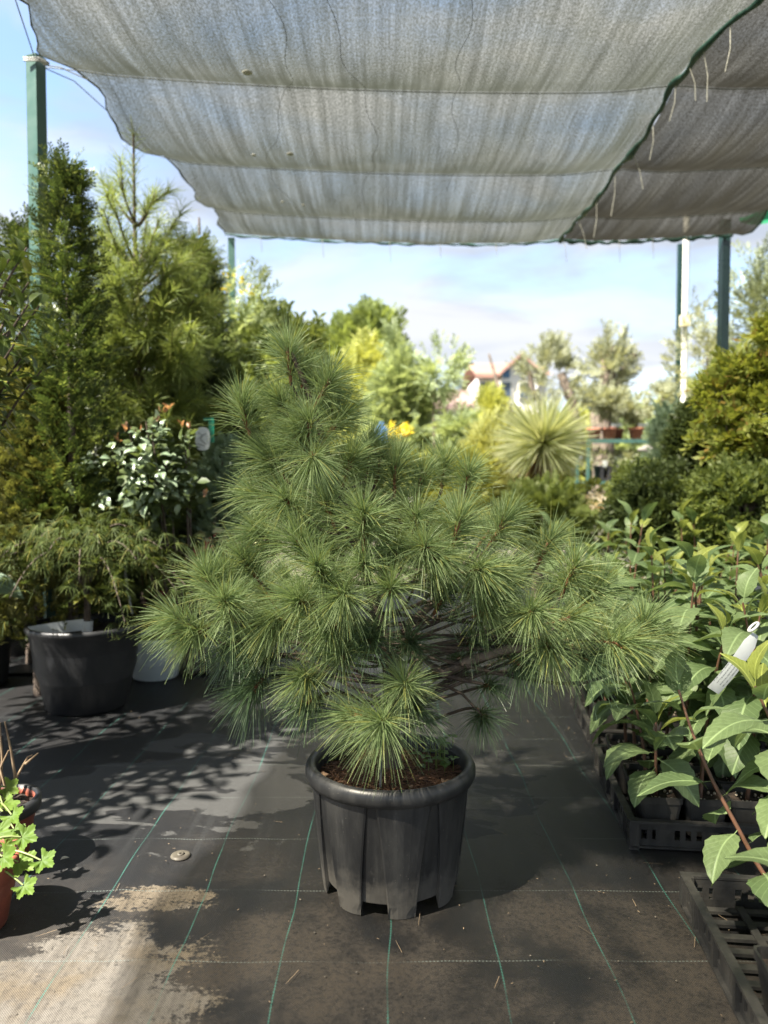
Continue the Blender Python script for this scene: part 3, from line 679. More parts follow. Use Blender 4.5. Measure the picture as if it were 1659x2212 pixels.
GY_ = dict(
 yel=leafy('yellow_green_foliage', (0.3, 0.33, 0.08), (0.44, 0.46, 0.13), 0.5, 0.4),
 mid=leafy('mid_green_foliage', (0.15, 0.2, 0.055), (0.25, 0.3, 0.1), 0.5, 0.4),
 pale=leafy('pale_green_foliage', (0.23, 0.29, 0.14), (0.35, 0.41, 0.22), 0.5, 0.4),
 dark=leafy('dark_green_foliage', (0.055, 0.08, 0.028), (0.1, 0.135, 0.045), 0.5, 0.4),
 olive=leafy('olive_foliage', (0.23, 0.25, 0.15), (0.38, 0.4, 0.28), 0.5, 0.4),
 gold=leafy('gold_foliage', (0.30, 0.32, 0.10), (0.42, 0.43, 0.16), 0.5, 0.4),
 bronze=leafy('bronze_green_foliage', (0.19, 0.24, 0.05), (0.33, 0.35, 0.08), 0.5, 0.45, c3=(0.28, 0.18, 0.05)),
 blue=leafy('blue_green_foliage', (0.16, 0.23, 0.16), (0.25, 0.33, 0.23), 0.5, 0.4),
 flower=leafy('yellow_flowers', (0.62, 0.52, 0.05), (0.75, 0.64, 0.10), 0.5, 0.4),
 white=leafy('white_flowers', (0.70, 0.66, 0.58), (0.78, 0.72, 0.66), 0.5, 0.3),
)
def ctree(name, label, cat, px0, px1, ptop, pbot, Y, T, size, m, k=40, per=30, group='trees and shrubs beyond the net', ground=True, spread=0.22, shape='round', mt='grey_bark', up=0.3, inner=0.5):
    a = at(px0, ptop, Y); b = at(px1, pbot, Y); cx = (a[0]+b[0])/2; w = (b[0]-a[0])/2; h = (a[2]-b[2])/2
    cz = (a[2]+b[2])/2
    if shape == 'round':
        cr = [((cx, Y, cz), (w, w*0.8, h), k)]
    elif shape == 'cone':
        cr = [((cx, Y, b[2] + 2*h*f), (w*q, w*q, h*0.36), max(4, int(k*q*0.5))) for f, q in ((0.16, 1.0), (0.36, 0.82), (0.55, 0.62), (0.72, 0.42), (0.87, 0.22))]
    else:
        cr = [((cx + w*dx, Y + rng.uniform(-0.3, 0.3)*w, cz + h*dz), (w*q, w*q, h*q2), max(4, int(k*q))) for dx, dz, q, q2 in shape]
    return tree(name, label, cat, (cx, Y, -0.03), max(0.2, a[2]*0.85), max(0.012, 0.03*w + 0.012), cr, T, size, m, group, mt, per=per, spread=spread, up=up, inner=inner)

# far row that closes the horizon
far = [(-60, 330, 700, 30, 'mid', 'broad mid-green tree far behind the left conifers'), (330, 520, 740, 26, 'mid', 'round tree far behind the yellow flowering climber'),
       (520, 700, 800, 24, 'yel', 'pale yellowish tree far behind the pine top'), (905, 980, 925, 22, 'pale', 'low pale shrub in front of the brown roofed house'),
       (985, 1065, 900, 20, 'pale', 'weeping pale shrub below the tall white house'), (1180, 1300, 890, 24, 'yel', 'yellowish bush far behind the yucca crown'),
       (1290, 1420, 880, 24, 'pale', 'pale bush far behind the potted olive standards'), (1400, 1530, 850, 24, 'yel', 'yellow-green tree far behind the white pole'),
       (1500, 1760, 740, 26, 'mid', 'broad tree far behind the bronze maple at right'), (1080, 1190, 905, 23, 'gold', 'golden bush at the foot of the tall house')]
for a, b, tp, Y, m, lab in far:
    ctree('far_tree', lab, 'tree', a, b, tp + 8, 1075, Y, TWIG_B, 0.42*Y/24, GY_[m], 46, 26, 'far trees and shrubs closing the horizon')
# trees just beyond the net
ctree('cedar', 'two-topped mid-green conifer, tallest behind the potted pine crown', 'tree', 690, 870, 690, 1000, 12.0, FINE, 0.34, GY_['mid'], 46, 34, shape=[(-0.45, 0.42, 0.42, 0.5), (0.28, 0.48, 0.45, 0.5), (-0.1, -0.15, 0.8, 0.6), (0.35, -0.4, 0.8, 0.5), (-0.4, -0.5, 0.7, 0.5)], up=0.7)
ctree('yellowing_tree', 'yellowish loose-leaved tree between the two-topped conifer and spruce', 'tree', 730, 850, 765, 980, 10.8, TWIG, 0.26, GY_['yel'], 50, 26)
ctree('spruce', 'pale blue-green spruce with layered boughs left of the thin tree', 'tree', 805, 918, 738, 1010, 9.6, SPRAY, 0.26, GY_['pale'], 46, 40, shape='cone', up=0.15)
ctree('thin_tree', 'slender tree with airy crown and bare pale stem beside the spruce', 'tree', 893, 1003, 745, 860, 9.3, TWIG, 0.17, GY_['pale'], 26, 12)
ctree('yellow_flower_shrub', 'small shrub of bright yellow flowers right of the pine crown', 'shrub', 822, 885, 908, 945, 8.6, LEAF, 0.06, GY_['flower'], 14, 16)
g = MB(); c = at(824, 942, 8.4); g.box(c, (0.14, 0.1, 0.16)); g.box(c + (0, 0, 0.095), (0.10, 0.07, 0.03)); g.box(c + (0.0, -0.02, 0.13), (0.05, 0.03, 0.05))
solo('blue_canister', g, M['blue'], 'small blue canister half hidden below the yellow flowers', 'canister', base=c, smooth=False)
ctree('golden_shrub', 'bright yellow-green rounded shrub in front of the tall white house', 'shrub', 1028, 1092, 848, 935, 11.0, TWIG, 0.15, GY_['yel'], 28, 24)
ctree('weeping_shrub', 'pale grey-green weeping shrub left of the yucca', 'shrub', 955, 1045, 895, 1010, 9.0, TWIG, 0.16, GY_['pale'], 34, 22, up=-0.5)
ctree('golden_hedge', 'golden yellow leafy bush directly left of the yucca ball', 'shrub', 1010, 1120, 915, 1120, 8.2, TWIG, 0.13, GY_['gold'], 60, 34)
ctree('low_shrub', 'low mid-green shrub seen through the pine crown near its middle', 'shrub', 640, 830, 985, 1190, 7.6, TWIG_B, 0.10, GY_['mid'], 60, 30)
ctree('low_shrub', 'low yellow-green shrub seen through the pine crown right of centre', 'shrub', 800, 1010, 1000, 1190, 7.9, TWIG_B, 0.11, GY_['yel'], 60, 30)
ctree('lime_shrub', 'lime-yellow bush below the golden one, behind the pine tips', 'shrub', 940, 1060, 985, 1140, 7.6, TWIG, 0.12, GY_['yel'], 50, 30)

# yucca
def yucca():
    c = at(1174, 955, 7.0); rad = 0.47
    t = thing('yucca', 'spiky round yucca ball of stiff pale leaves on a short trunk', 'yucca', (c[0], c[1], 0))
    g = MB(); g.tube([(c[0], c[1], 0), (c[0]+0.02, c[1], c[2]*0.5), c], [0.10, 0.085, 0.06], 10); part('trunk', g, M['grey_bark'], t)
    lm = leafy('yucca_leaf', (0.44, 0.50, 0.28), (0.62, 0.64, 0.46), 0.42, 0.4, 0.5)
    b = MB(); k = 6
    us = np.linspace(0, 1, k+1); w = np.array((1.0, 1.05, 1.0, 0.9, 0.7, 0.4, 0.03))*0.5
    V = np.stack([np.stack((us, -w, 0.012*us*0 + np.abs(w)*0.3 - 0.25*us**2*0.2), -1), np.stack((us, us*0, -0.05*us**2), -1), np.stack((us, w, np.abs(w)*0.3 - 0.05*us**2), -1)], 1).reshape(-1, 3)
    F = [f for i in range(k) for f in ((3*i, 3*i+3, 3*i+4, 3*i+1), (3*i+1, 3*i+4, 3*i+5, 3*i+2))]
    b.add(V, F); me = b.mesh('yucca_leaf'); me.materials.append(lm)
    n = 300; d = sphere_dirs(n); d = d[d[:, 2] > -0.8]
    for q in d:
        L = rad*rng.uniform(0.88, 1.08)*(1.0 if q[2] > -0.3 else 0.9)
        inst('leaf', me, t, c + q*0.04, q, nrm(np.cross(q, rng.normal(size=3))), (L, 0.021, 0.05))
    d2 = sphere_dirs(760); d2 = d2[d2[:, 2] > -0.75]
    g = MB(); g.strips(c + d2*0.03, d2, rad*rng.uniform(0.8, 1.04, len(d2)), 0.013, 4, 0.03, 0.15); part('inner_leaves', g, lm, t, kind='stuff')
    d3 = nrm(np.stack((rng.normal(size=70)*0.5, rng.normal(size=70)*0.5, rng.uniform(-1.6, -0.6, 70)), -1))
    g = MB(); g.strips(c + (0, 0, -0.1) + d3*0.03, d3, rng.uniform(0.25, 0.4, 70), 0.014, 3, 0.3, 0.3); part('dead_leaves', g, M['litter'], t)
yucca()

# old olives
def olive(px0, px1, ptop, pbot, Y, trunks, label, k=60):
    a = at(px0, ptop, Y); b = at(px1, pbot, Y); cx = (a[0]+b[0])/2
    t = thing('olive_tree', label, 'olive tree', (cx, Y, -0.03), 'old pruned olive trees')
    g = MB()
    for pts, r in trunks:
        P = np.array([at(x, y, Y) for x, y in pts]); s_ = np.linspace(0, len(P)-1, 12)
        P = np.stack([np.interp(s_, np.arange(len(P)), P[:, q]) for q in range(3)], -1) + rng.normal(size=(12, 3))*r*0.12
        g.tube(P, r*np.linspace(1.15, 0.75, 12)*rng.uniform(0.85, 1.15, 12), 9)
    part('trunk', g, M['grey_bark'], t)
    g = MB(); w, h = (b[0]-a[0])/2, (a[2]-b[2])/2
    P, D = clumped((cx, Y, (a[2]+b[2])/2), (w, w*0.8, h), k//2, 11, 0.13, 0.35); leafcloud(g, TWIG, P, D, 0.19, 0.8)
    part('crown', g, GY_['olive'], t)
olive(1125, 1258, 735, 880, 11.5, [([(1250, 960), (1236, 870), (1212, 808)], 0.08), ([(1190, 960), (1178, 890), (1150, 845), (1142, 800)], 0.05)], 'old olive with two leaning dark trunks behind the yucca', 66)
olive(1258, 1372, 722, 865, 10.6, [([(1296, 1100), (1300, 930), (1302, 850), (1312, 775), (1322, 748)], 0.13), ([(1304, 900), (1335, 830), (1356, 780), (1370, 765)], 0.05)], 'old olive with a thick pollarded trunk behind the terracotta pots', 60)
ctree('airy_olive', 'airy silver olive foliage around the white pole', 'olive tree', 1450, 1580, 640, 960, 8.4, TWIG, 0.15, GY_['olive'], 44, 10, 'old pruned olive trees', spread=0.2)
# bare pruned stake leaning before the houses
g = MB(); g.tube([at(1056, 765, 12.5), at(1075, 830, 12.4), at(1100, 880, 12.3), at(1130, 1010, 12.3)], [0.018, 0.03, 0.035, 0.04], 6)
solo('leaning_pole', g, M['grey_bark'], 'thin bare pole leaning in front of the tall white house', 'pole', base=at(1130, 1100, 12.3))

# plant rack with potted olives
def rack():
    Y = 8.9; x0, x1 = at(1266, 950, Y)[0], at(1470, 950, Y)[0]; z1, z2 = at(0, 951, Y)[2], at(0, 1041, Y)[2]
    t = thing('plant_rack', 'green metal plant rack with two shelves right of the yucca', 'rack', ((x0+x1)/2, Y, 0))
    for z in (z1, z2):
        g = MB(); g.box(((x0+x1)/2, Y + 0.2, z - 0.006), (x1-x0, 0.5, 0.012)); o = part('shelf', g, M['green_paint'], t, smooth=False)
        g = MB(); g.box(((x0+x1)/2, Y - 0.06, z - 0.012), (x1-x0 + 0.02, 0.03, 0.045)); part('shelf_edge', g, M['green_paint'], o, smooth=False)
    for x in (x0 + 0.01, x1 - 0.01):
        for y in (Y - 0.06, Y + 0.44):
            g = MB(); g.box((x, y, z1/2 - 0.02), (0.035, 0.035, z1 - 0.04)); part('leg', g, M['green_paint'], t, smooth=False)
    return Y, z1, z2
Yk, z1, z2 = rack()
def potted_ball(px, Y, z, h, rp, crown_r, label, m='clay', two=False, tagit=True):
    x = at(px, 950, Y)[0]; t = thing('potted_olive', label, 'potted tree', (x, Y, z), 'small olive standards on the rack')
    g = MB(); g.lathe([(0, 0), (rp*0.72, 0), (rp*0.92, rp*1.35), (rp*1.04, rp*1.36), (rp*1.06, rp*1.62), (rp*0.94, rp*1.62), (rp*0.9, rp*1.45)], (x, Y, z), 20); part('pot', g, M[m], t)
    g = MB(); g.lathe([(0, rp*1.5), (rp*0.93, rp*1.47)], (x, Y, z), 16); part('soil', g, M['soil'], t)
    g = MB(); g.tube([(x, Y, z + rp*1.4), (x + 0.01, Y, z + h*0.5), (x, Y, z + h)], [0.014, 0.011, 0.008], 6); part('trunk', g, M['grey_bark'], t)
    g = MB(); P, D = clumped((x, Y, z + h), (crown_r, crown_r, crown_r*0.85), 36, 12, 0.2, 0.3); leafcloud(g, TWIG, P, D, 0.09, 0.2); part('crown', g, GY_['olive'], t)
    if tagit:
        g = MB(); g.box((x + rp*0.7, Y - rp*0.7, z + rp*1.95), (0.13, 0.006, 0.045), 0.2); part('plant_tag', g, M['tag'], t, smooth=False)
potted_ball(1283, Yk + 0.02, z1, 0.46, 0.085, 0.17, 'olive standard in terracotta pot half behind the yucca', tagit=False)
potted_ball(1316, Yk + 0.0, z1, 0.42, 0.088, 0.17, 'olive standard in front terracotta pot, second from the left on rack')
potted_ball(1331, Yk + 0.2, z1, 0.46, 0.088, 0.15, 'olive standard in terracotta pot standing behind the second one', tagit=False)
potted_ball(1374, Yk + 0.0, z1, 0.36, 0.088, 0.14, 'small-crowned olive standard in terracotta pot, farthest right on rack')
potted_ball(1430, Yk + 0.9, at(0, 935, Yk + 0.9)[2], 0.46, 0.085, 0.17, 'ball-headed olive standing apart left of the white pole', tagit=False)
def crate():
    c = at(1322, 1018, Yk + 0.1); c[2] = z2 + 0.09
    t = thing('black_crate', 'black plastic crate on the lower shelf of the rack', 'crate', (c[0], c[1], z2))
    g = MB(); W, D_, H = 0.34, 0.26, 0.17
    g.box((c[0], c[1], z2 + 0.006), (W, D_, 0.01)); 
    for s_ in (-1, 1):
        for q in (0.03, 0.165): g.box((c[0], c[1] + s_*D_/2, z2 + q), (W, 0.012, 0.02)); g.box((c[0] + s_*W/2, c[1], z2 + q), (0.012, D_ + 0.012, 0.021))
        for q in range(5): g.box((c[0] - W/2 + 0.02 + q*(W - 0.04)/4, c[1] + s_*D_/2, z2 + 0.09), (0.03, 0.010, 0.13))
        for q in range(4): g.box((c[0] + s_*W/2, c[1] - D_/2 + 0.02 + q*(D_ - 0.04)/3, z2 + 0.09), (0.010, 0.03, 0.13))
    part('frame', g, M['dusty_plastic'], t, smooth=False)
crate()
for px, py, lab in ((1298, 1003, 'dark pot with white tag on the lower shelf by the rack leg'), (1352, 1005, 'dark pot with white tag on the lower shelf right of the crate')):
    c = at(px, py, Yk + 0.05); t = thing('small_pot', lab, 'pot', (c[0], c[1], z2), 'pots on the lower shelf')
    g = MB(); g.lathe([(0, 0), (0.06, 0), (0.085, 0.17), (0.09, 0.17), (0.09, 0.19), (0.08, 0.19), (0.075, 0.16), (0, 0.15)], (c[0], c[1], z2), 18); part('pot', g, M['black_plastic'], t)
    g = MB(); P, D = clumped((c[0], c[1], z2 + 0.27), (0.11, 0.11, 0.10), 24, 10, 0.2); leafcloud(g, TWIG, P, D, 0.06); part('foliage', g, GY_['olive'], t)
    g = MB(); g.box((c[0] + 0.02, c[1] - 0.1, z2 + 0.21), (0.05, 0.005, 0.07), 0.2); part('plant_tag', g, M['tag'], t, smooth=False)
# driftwood stump
g = MB(); Y = 7.6
g.tube([at(1418, 1130, Y), at(1418, 1060, Y), at(1424, 1010, Y), at(1416, 980, Y), at(1398, 968, Y), at(1378, 972, Y)], [0.075, 0.06, 0.055, 0.06, 0.04, 0.015], 9)
g.tube([at(1421, 1000, Y), at(1424, 975, Y), at(1408, 962, Y)], [0.05, 0.05, 0.02], 8)
solo('driftwood', g, plain('weathered_wood', (0.42, 0.40, 0.38), 0.9, (0.28, 0.26, 0.25), 12, bump=0.8, bscale=30), 'grey weathered driftwood snag bent to the left beside the rack', 'driftwood', base=at(1418, 1130, Y))
# white flowers
t = thing('white_flower_bed', 'low row of white-pink flower heads behind the seedlings', 'flowers', at(1280, 1180, 6.8))
g = MB()
for _ in range(46):
    c = at(rng.uniform(1210, 1345), rng.uniform(1078, 1104), 6.8 + rng.uniform(-0.15, 0.2)); P, D = clumped(c, 0.045, 10, 4, 0.3); leafcloud(g, ROUND, P, D, 0.035)
part('flower_heads', g, GY_['white'], t)
g = MB(); P, D = clumped(at(1280, 1150, 6.85), (0.34, 0.2, 0.2), 60, 20, 0.2); leafcloud(g, LEAF, P, D, 0.07); part('foliage', g, GY_['mid'], t)
t = thing('grey_pot', 'grey pot of yellow-green plant under the rack, behind white flowers', 'pot', (at(1284, 1075, 7.3)[0], 7.3, at(0, 1100, 7.3)[2]))
c = np.array((at(1284, 1075, 7.3)[0], 7.3, at(0, 1100, 7.3)[2]))
g = MB(); g.lathe([(0, 0), (0.06, 0), (0.075, 0.15), (0.08, 0.15), (0.08, 0.17), (0.07, 0.17), (0, 0.15)], c, 18); part('pot', g, M['galv'], t)
g = MB(); P, D = clumped(c + (0, 0, 0.2), (0.13, 0.1, 0.06), 22, 10); leafcloud(g, LEAF, P, D, 0.06); part('foliage', g, GY_['yel'], t)

# shrubs right of centre and at right
ctree('feathery_shrub', 'feathery dark green shrub below the yucca ball', 'shrub', 1090, 1265, 1058, 1180, 6.4, FINE, 0.13, GY_['mid'], 60, 30, 'shrubs behind the seedlings')
ctree('round_shrub', 'bright green leafy shrub in front of the rack', 'shrub', 1335, 1440, 1012, 1120, 6.2, TWIG_B, 0.10, GY_['mid'], 46, 30, 'shrubs behind the seedlings')
ctree('soft_pine', 'soft blue-green young pine between the rack and the box ball', 'shrub', 1408, 1470, 895, 1090, 6.8, FINE, 0.13, GY_['blue'], 44, 24, 'shrubs behind the seedlings', up=0.8)
ctree('yellow_shrub', 'yellow-green shrub right behind the foot of the white pole', 'shrub', 1440, 1570, 868, 1040, 9.8, TWIG, 0.16, GY_['gold'], 50, 26, 'shrubs behind the seedlings')
ctree('box_ball', 'dark clipped box shrub standing below the bronze maple', 'shrub', 1452, 1620, 872, 1060, 4.9, TWIG_B, 0.06, GY_['dark'], 120, 46, 'shrubs behind the seedlings', spread=0.16)
ctree('low_box', 'low clipped box hedge between the seedlings and the box ball', 'hedge', 1330, 1520, 1022, 1200, 4.7, TWIG_B, 0.07, GY_['dark'], 90, 46, 'shrubs behind the seedlings', spread=0.16)
ctree('low_box', 'low leafy box hedge below the maple at the right edge', 'hedge', 1490, 1720, 1005, 1210, 4.3, TWIG_B, 0.07, GY_['mid'], 110, 46, 'shrubs behind the seedlings', spread=0.16)
ctree('maple', 'bronze and yellow-green maple filling the right edge', 'maple', 1520, 1760, 690, 1010, 4.4, T_twig(5, 0.5, 0.22, 9), 0.095, GY_['bronze'], 26, 14, 'trees and shrubs at the right edge', spread=0.17, inner=0.2, up=0.05, shape=[(0.35, 0.72, 0.5, 0.22), (-0.15, 0.40, 0.55, 0.20), (0.3, 0.15, 0.7, 0.22), (-0.45, -0.02, 0.45, 0.2), (0.1, -0.3, 0.8, 0.25), (-0.3, -0.6, 0.6, 0.3), (0.3, -0.7, 0.7, 0.3)])
ctree('willow_leaved_tree', 'fine-leaved grey-green tree beside the dark post at right', 'tree', 1560, 1800, 520, 800, 7.8, TWIG, 0.17, leafy('grey_willow', (0.16, 0.19, 0.10), (0.24, 0.27, 0.16), 0.5, 0.2), 70, 13, 'trees and shrubs at the right edge', spread=0.18, inner=0.2, up=0.7)

# ================================================================== left side planting
def spray_column(name, label, cat, px, ptop, Y, width, m, T, size, n, group, zb=0.05, tip=0.9, ragged=0.18):
    top = at(px, ptop, Y); base = np.array((top[0], Y, 0.0)); H = top[2]
    t = thing(name, label, cat, base, group)
    g = MB(); g.tube([base, base + (0.01, 0, H*0.5), base + (0, 0, H*0.96)], [0.03, 0.02, 0.004], 7)
    part('trunk', g, M['bark'], t)
    h = rng.uniform(zb/H, 1, n)**0.85; a = rng.uniform(0, 2*PI, n)
    prof = width*np.clip((1 - h)*(1.75 if zb < 0.7 else 2.3), 0.06, 1.0)**tip*(1 + ragged*np.sin(a*5 + h*17)) * (0.78 + 0.3*np.sin(h*43 + a*2)**2)
    rr = prof*np.sqrt(rng.uniform(0.35, 1, n))
    P = base + np.stack((rr*np.cos(a), rr*np.sin(a), h*H), -1)
    out = np.stack((np.cos(a), np.sin(a), np.zeros(n)), -1)
    X = nrm(out*0.8 + np.array((0, 0, 0.7)) + rng.normal(size=(n, 3))*0.35); Z = nrm(np.array((0, 0, 1.0)) - out*0.3 + rng.normal(size=(n, 3))*0.5)
    g = MB(); g.scatter(T, P, X, Z, size*rng.uniform(0.65, 1.3, n)); part('crown', g, m, t)
    return t
LEFT = 'conifers and shrubs along the left side'
yewm = leafy('yew_needles', (0.025, 0.042, 0.012), (0.09, 0.125, 0.03), 0.42, 0.33, c3=(0.36, 0.40, 0.08))
spray_column('columnar_yew', 'tall columnar yew in front of the left green post', 'yew', 140, 368, 3.95, 0.20, yewm, SPRAY, 0.12, 2000, LEFT, 0.5, 0.6, 0.3)
spray_column('dark_yew', 'dark yew standing behind and right of the bushy pine', 'yew', 418, 545, 5.7, 0.34, GY_['dark'], SPRAY, 0.16, 2200, LEFT, 0.3, 0.6)
spray_column('small_yew', 'pointed green conifer peeping between laurel and columnar yew', 'yew', 48, 500, 4.7, 0.35, yewm, SPRAY, 0.15, 1500, LEFT)
spray_column('juniper', 'bushy golden-green juniper below the laurel at left', 'juniper', 70, 775, 4.02, 0.29, leafy('juniper_scale', (0.06, 0.07, 0.02), (0.15, 0.15, 0.038), 0.5, 0.35, c3=(0.30, 0.28, 0.06)), FINE, 0.085, 4200, LEFT, 0.25, 0.5)
spray_column('shaded_yew', 'low dark conifer behind the white tag and glossy bush', 'yew', 425, 800, 5.1, 0.42, leafy('yew_shade', (0.04, 0.06, 0.02), (0.085, 0.11, 0.04), 0.5, 0.25), FINE, 0.13, 2600, LEFT, 0.1, 0.45)
spray_column('blue_juniper', 'small blue-green juniper behind the left side of the pine', 'juniper', 480, 955, 4.6, 0.2, GY_['blue'], FINE, 0.07, 1500, LEFT, 0.1, 0.5)
spray_column('background_thuja', 'dark thuja hidden between juniper and glossy bush', 'thuja', 215, 800, 5.0, 0.55, GY_['dark'], FINE, 0.14, 2600, LEFT, 0.05, 0.4)

def bushy_pine():
    """young pine with upswept whorls, needles all along the shoots"""
    Y = 4.75; top = at(288, 288, Y); base = np.array((top[0] + 0.02, Y, 0.0)); H = top[2]
    t = thing('bushy_pine', 'tall young pine with soft yellow-green needles and upswept shoots', 'pine', base, LEFT)
    sm = leafy('soft_pine_needles', (0.15, 0.20, 0.06), (0.25, 0.31, 0.10), 0.45, 0.45, c3=(0.36, 0.37, 0.09))
    wood = MB(); fol = MB()
    shoots = []
    lead = np.array([base, base + (0.02, 0, H*0.35), base + (-0.02, 0, H*0.7), top]); s_ = np.linspace(0, 3, 24)
    L = np.stack([np.interp(s_, range(4), lead[:, q]) for q in range(3)], -1); wood.tube(L, np.linspace(0.03, 0.006, 24), 7); shoots.append(L[15:])
    for h, n, ln, up in ((0.83, 4, 0.26, 1.4), (0.755, 5, 0.38, 1.3), (0.715, 6, 0.45, 1.2), (0.67, 7, 0.50, 1.1), (0.625, 8, 0.52, 0.95), (0.585, 9, 0.56, 0.8), (0.545, 10, 0.57, 0.7), (0.51, 10, 0.58, 0.6), (0.44, 11, 0.58, 0.5), (0.38, 11, 0.56, 0.4), (0.32, 10, 0.54, 0.3), (0.26, 9, 0.5, 0.2)):
        for k in range(n):
            a = k*2*PI/n + h*9 + rng.uniform(-0.25, 0.25); d = np.array((math.cos(a), math.sin(a)*0.8, 0))
            b = base + (0, 0, H*h); l = ln*rng.uniform(0.8, 1.2)
            P = np.array([b + d*l*0.62*u + np.array((0, 0, l*up*0.62*(0.35*u + 0.65*u*u))) for u in np.linspace(0, 1, 9)])
            wood.tube(P, np.linspace(0.012, 0.004, 9), 5); shoots.append(P[3:])
            for _ in range(3 if h < 0.66 else 1):
                i = rng.integers(4, 8); dd = nrm(d + rng.normal(size=3)*0.6 + np.array((0, 0, 0.8))); Q = np.array([P[i] + dd*q*0.2*rng.uniform(0.7, 1.2) for q in (0, 0.5, 1)]); wood.tube(Q, [0.005, 0.004, 0.003], 4); shoots.append(Q)
    for P in shoots:
        hi = float(np.clip((P[:, 2].mean() - 1.9)/0.9, 0, 1)); m = len(P); n = int(62*(1 - 0.62*hi)*np.linalg.norm(P[-1]-P[0])/0.1) + 60
        s_ = rng.uniform(0, m-1, n); B = np.stack([np.interp(s_, np.arange(m), P[:, q]) for q in range(3)], -1)
        ax = nrm(P[-1]-P[0]); D = nrm(ax*rng.uniform(0.5, 1.1, (n, 1)) + nrm(rng.normal(size=(n, 3)))*0.75)
        fol.strips(B, D, rng.uniform(0.09, 0.14, n), 0.0034, 2, 0.12, 0.4)
    part('branches', wood, M['bark'], t); part('needles', fol, sm, t)
bushy_pine()

# laurel: large leaves, each a part
def leaf_mesh(name, w, mat_, serr=0.0, fold=0.25, curl=0.25, k=10, wav=0.0, seed=0, petiole=0.12):
    r = np.random.default_rng(seed); us = np.linspace(0, 1, k+1); V, UV = [], []
    for i, u in enumerate(us):
        wd = w*0.5*(math.sin(PI*u**0.9)**0.75 if 0 < u < 1 else 0.0); wd *= 1 + serr*(1 if i % 2 else -1)
        z = -curl*u*u + 0.08*math.sin(u*3); x = petiole + (1-petiole)*u
        for j, f in enumerate((-1, -0.55, 0, 0.55, 1)):
            V.append((x, wd*f, z + fold*wd*abs(f)*(1.2 - 0.35*abs(f)) + wav*math.sin(u*11 + j*1.7 + seed)*abs(f)*w)); UV.append((u, 0.5 + 0.5*f*(wd/(w*0.5) if w else 0)))
    F = [(i*5+j, (i+1)*5+j, (i+1)*5+j+1, i*5+j+1) for i in range(k) for j in range(4)]
    b = MB(); b.add(V, F, np.array(UV)); b.add([(0, -0.008, 0), (0, 0.008, 0), (petiole + 0.03, 0.008, 0.004), (petiole + 0.03, -0.008, 0.004)], [(0, 3, 2, 1)], np.array([(0, 0.5)]*4))
    me = b.mesh(name); me.materials.append(mat_); return me
M['laurel'] = leafy('laurel_leaf', (0.05, 0.08, 0.02), (0.11, 0.15, 0.035), 0.3, 0.32, 0.5, c3=(0.24, 0.23, 0.04), veins=True)
laurel_leaves = [leaf_mesh('laurel_leaf', 0.34, M['laurel'], 0, 0.3, 0.22, 8, 0.02, q) for q in range(4)]
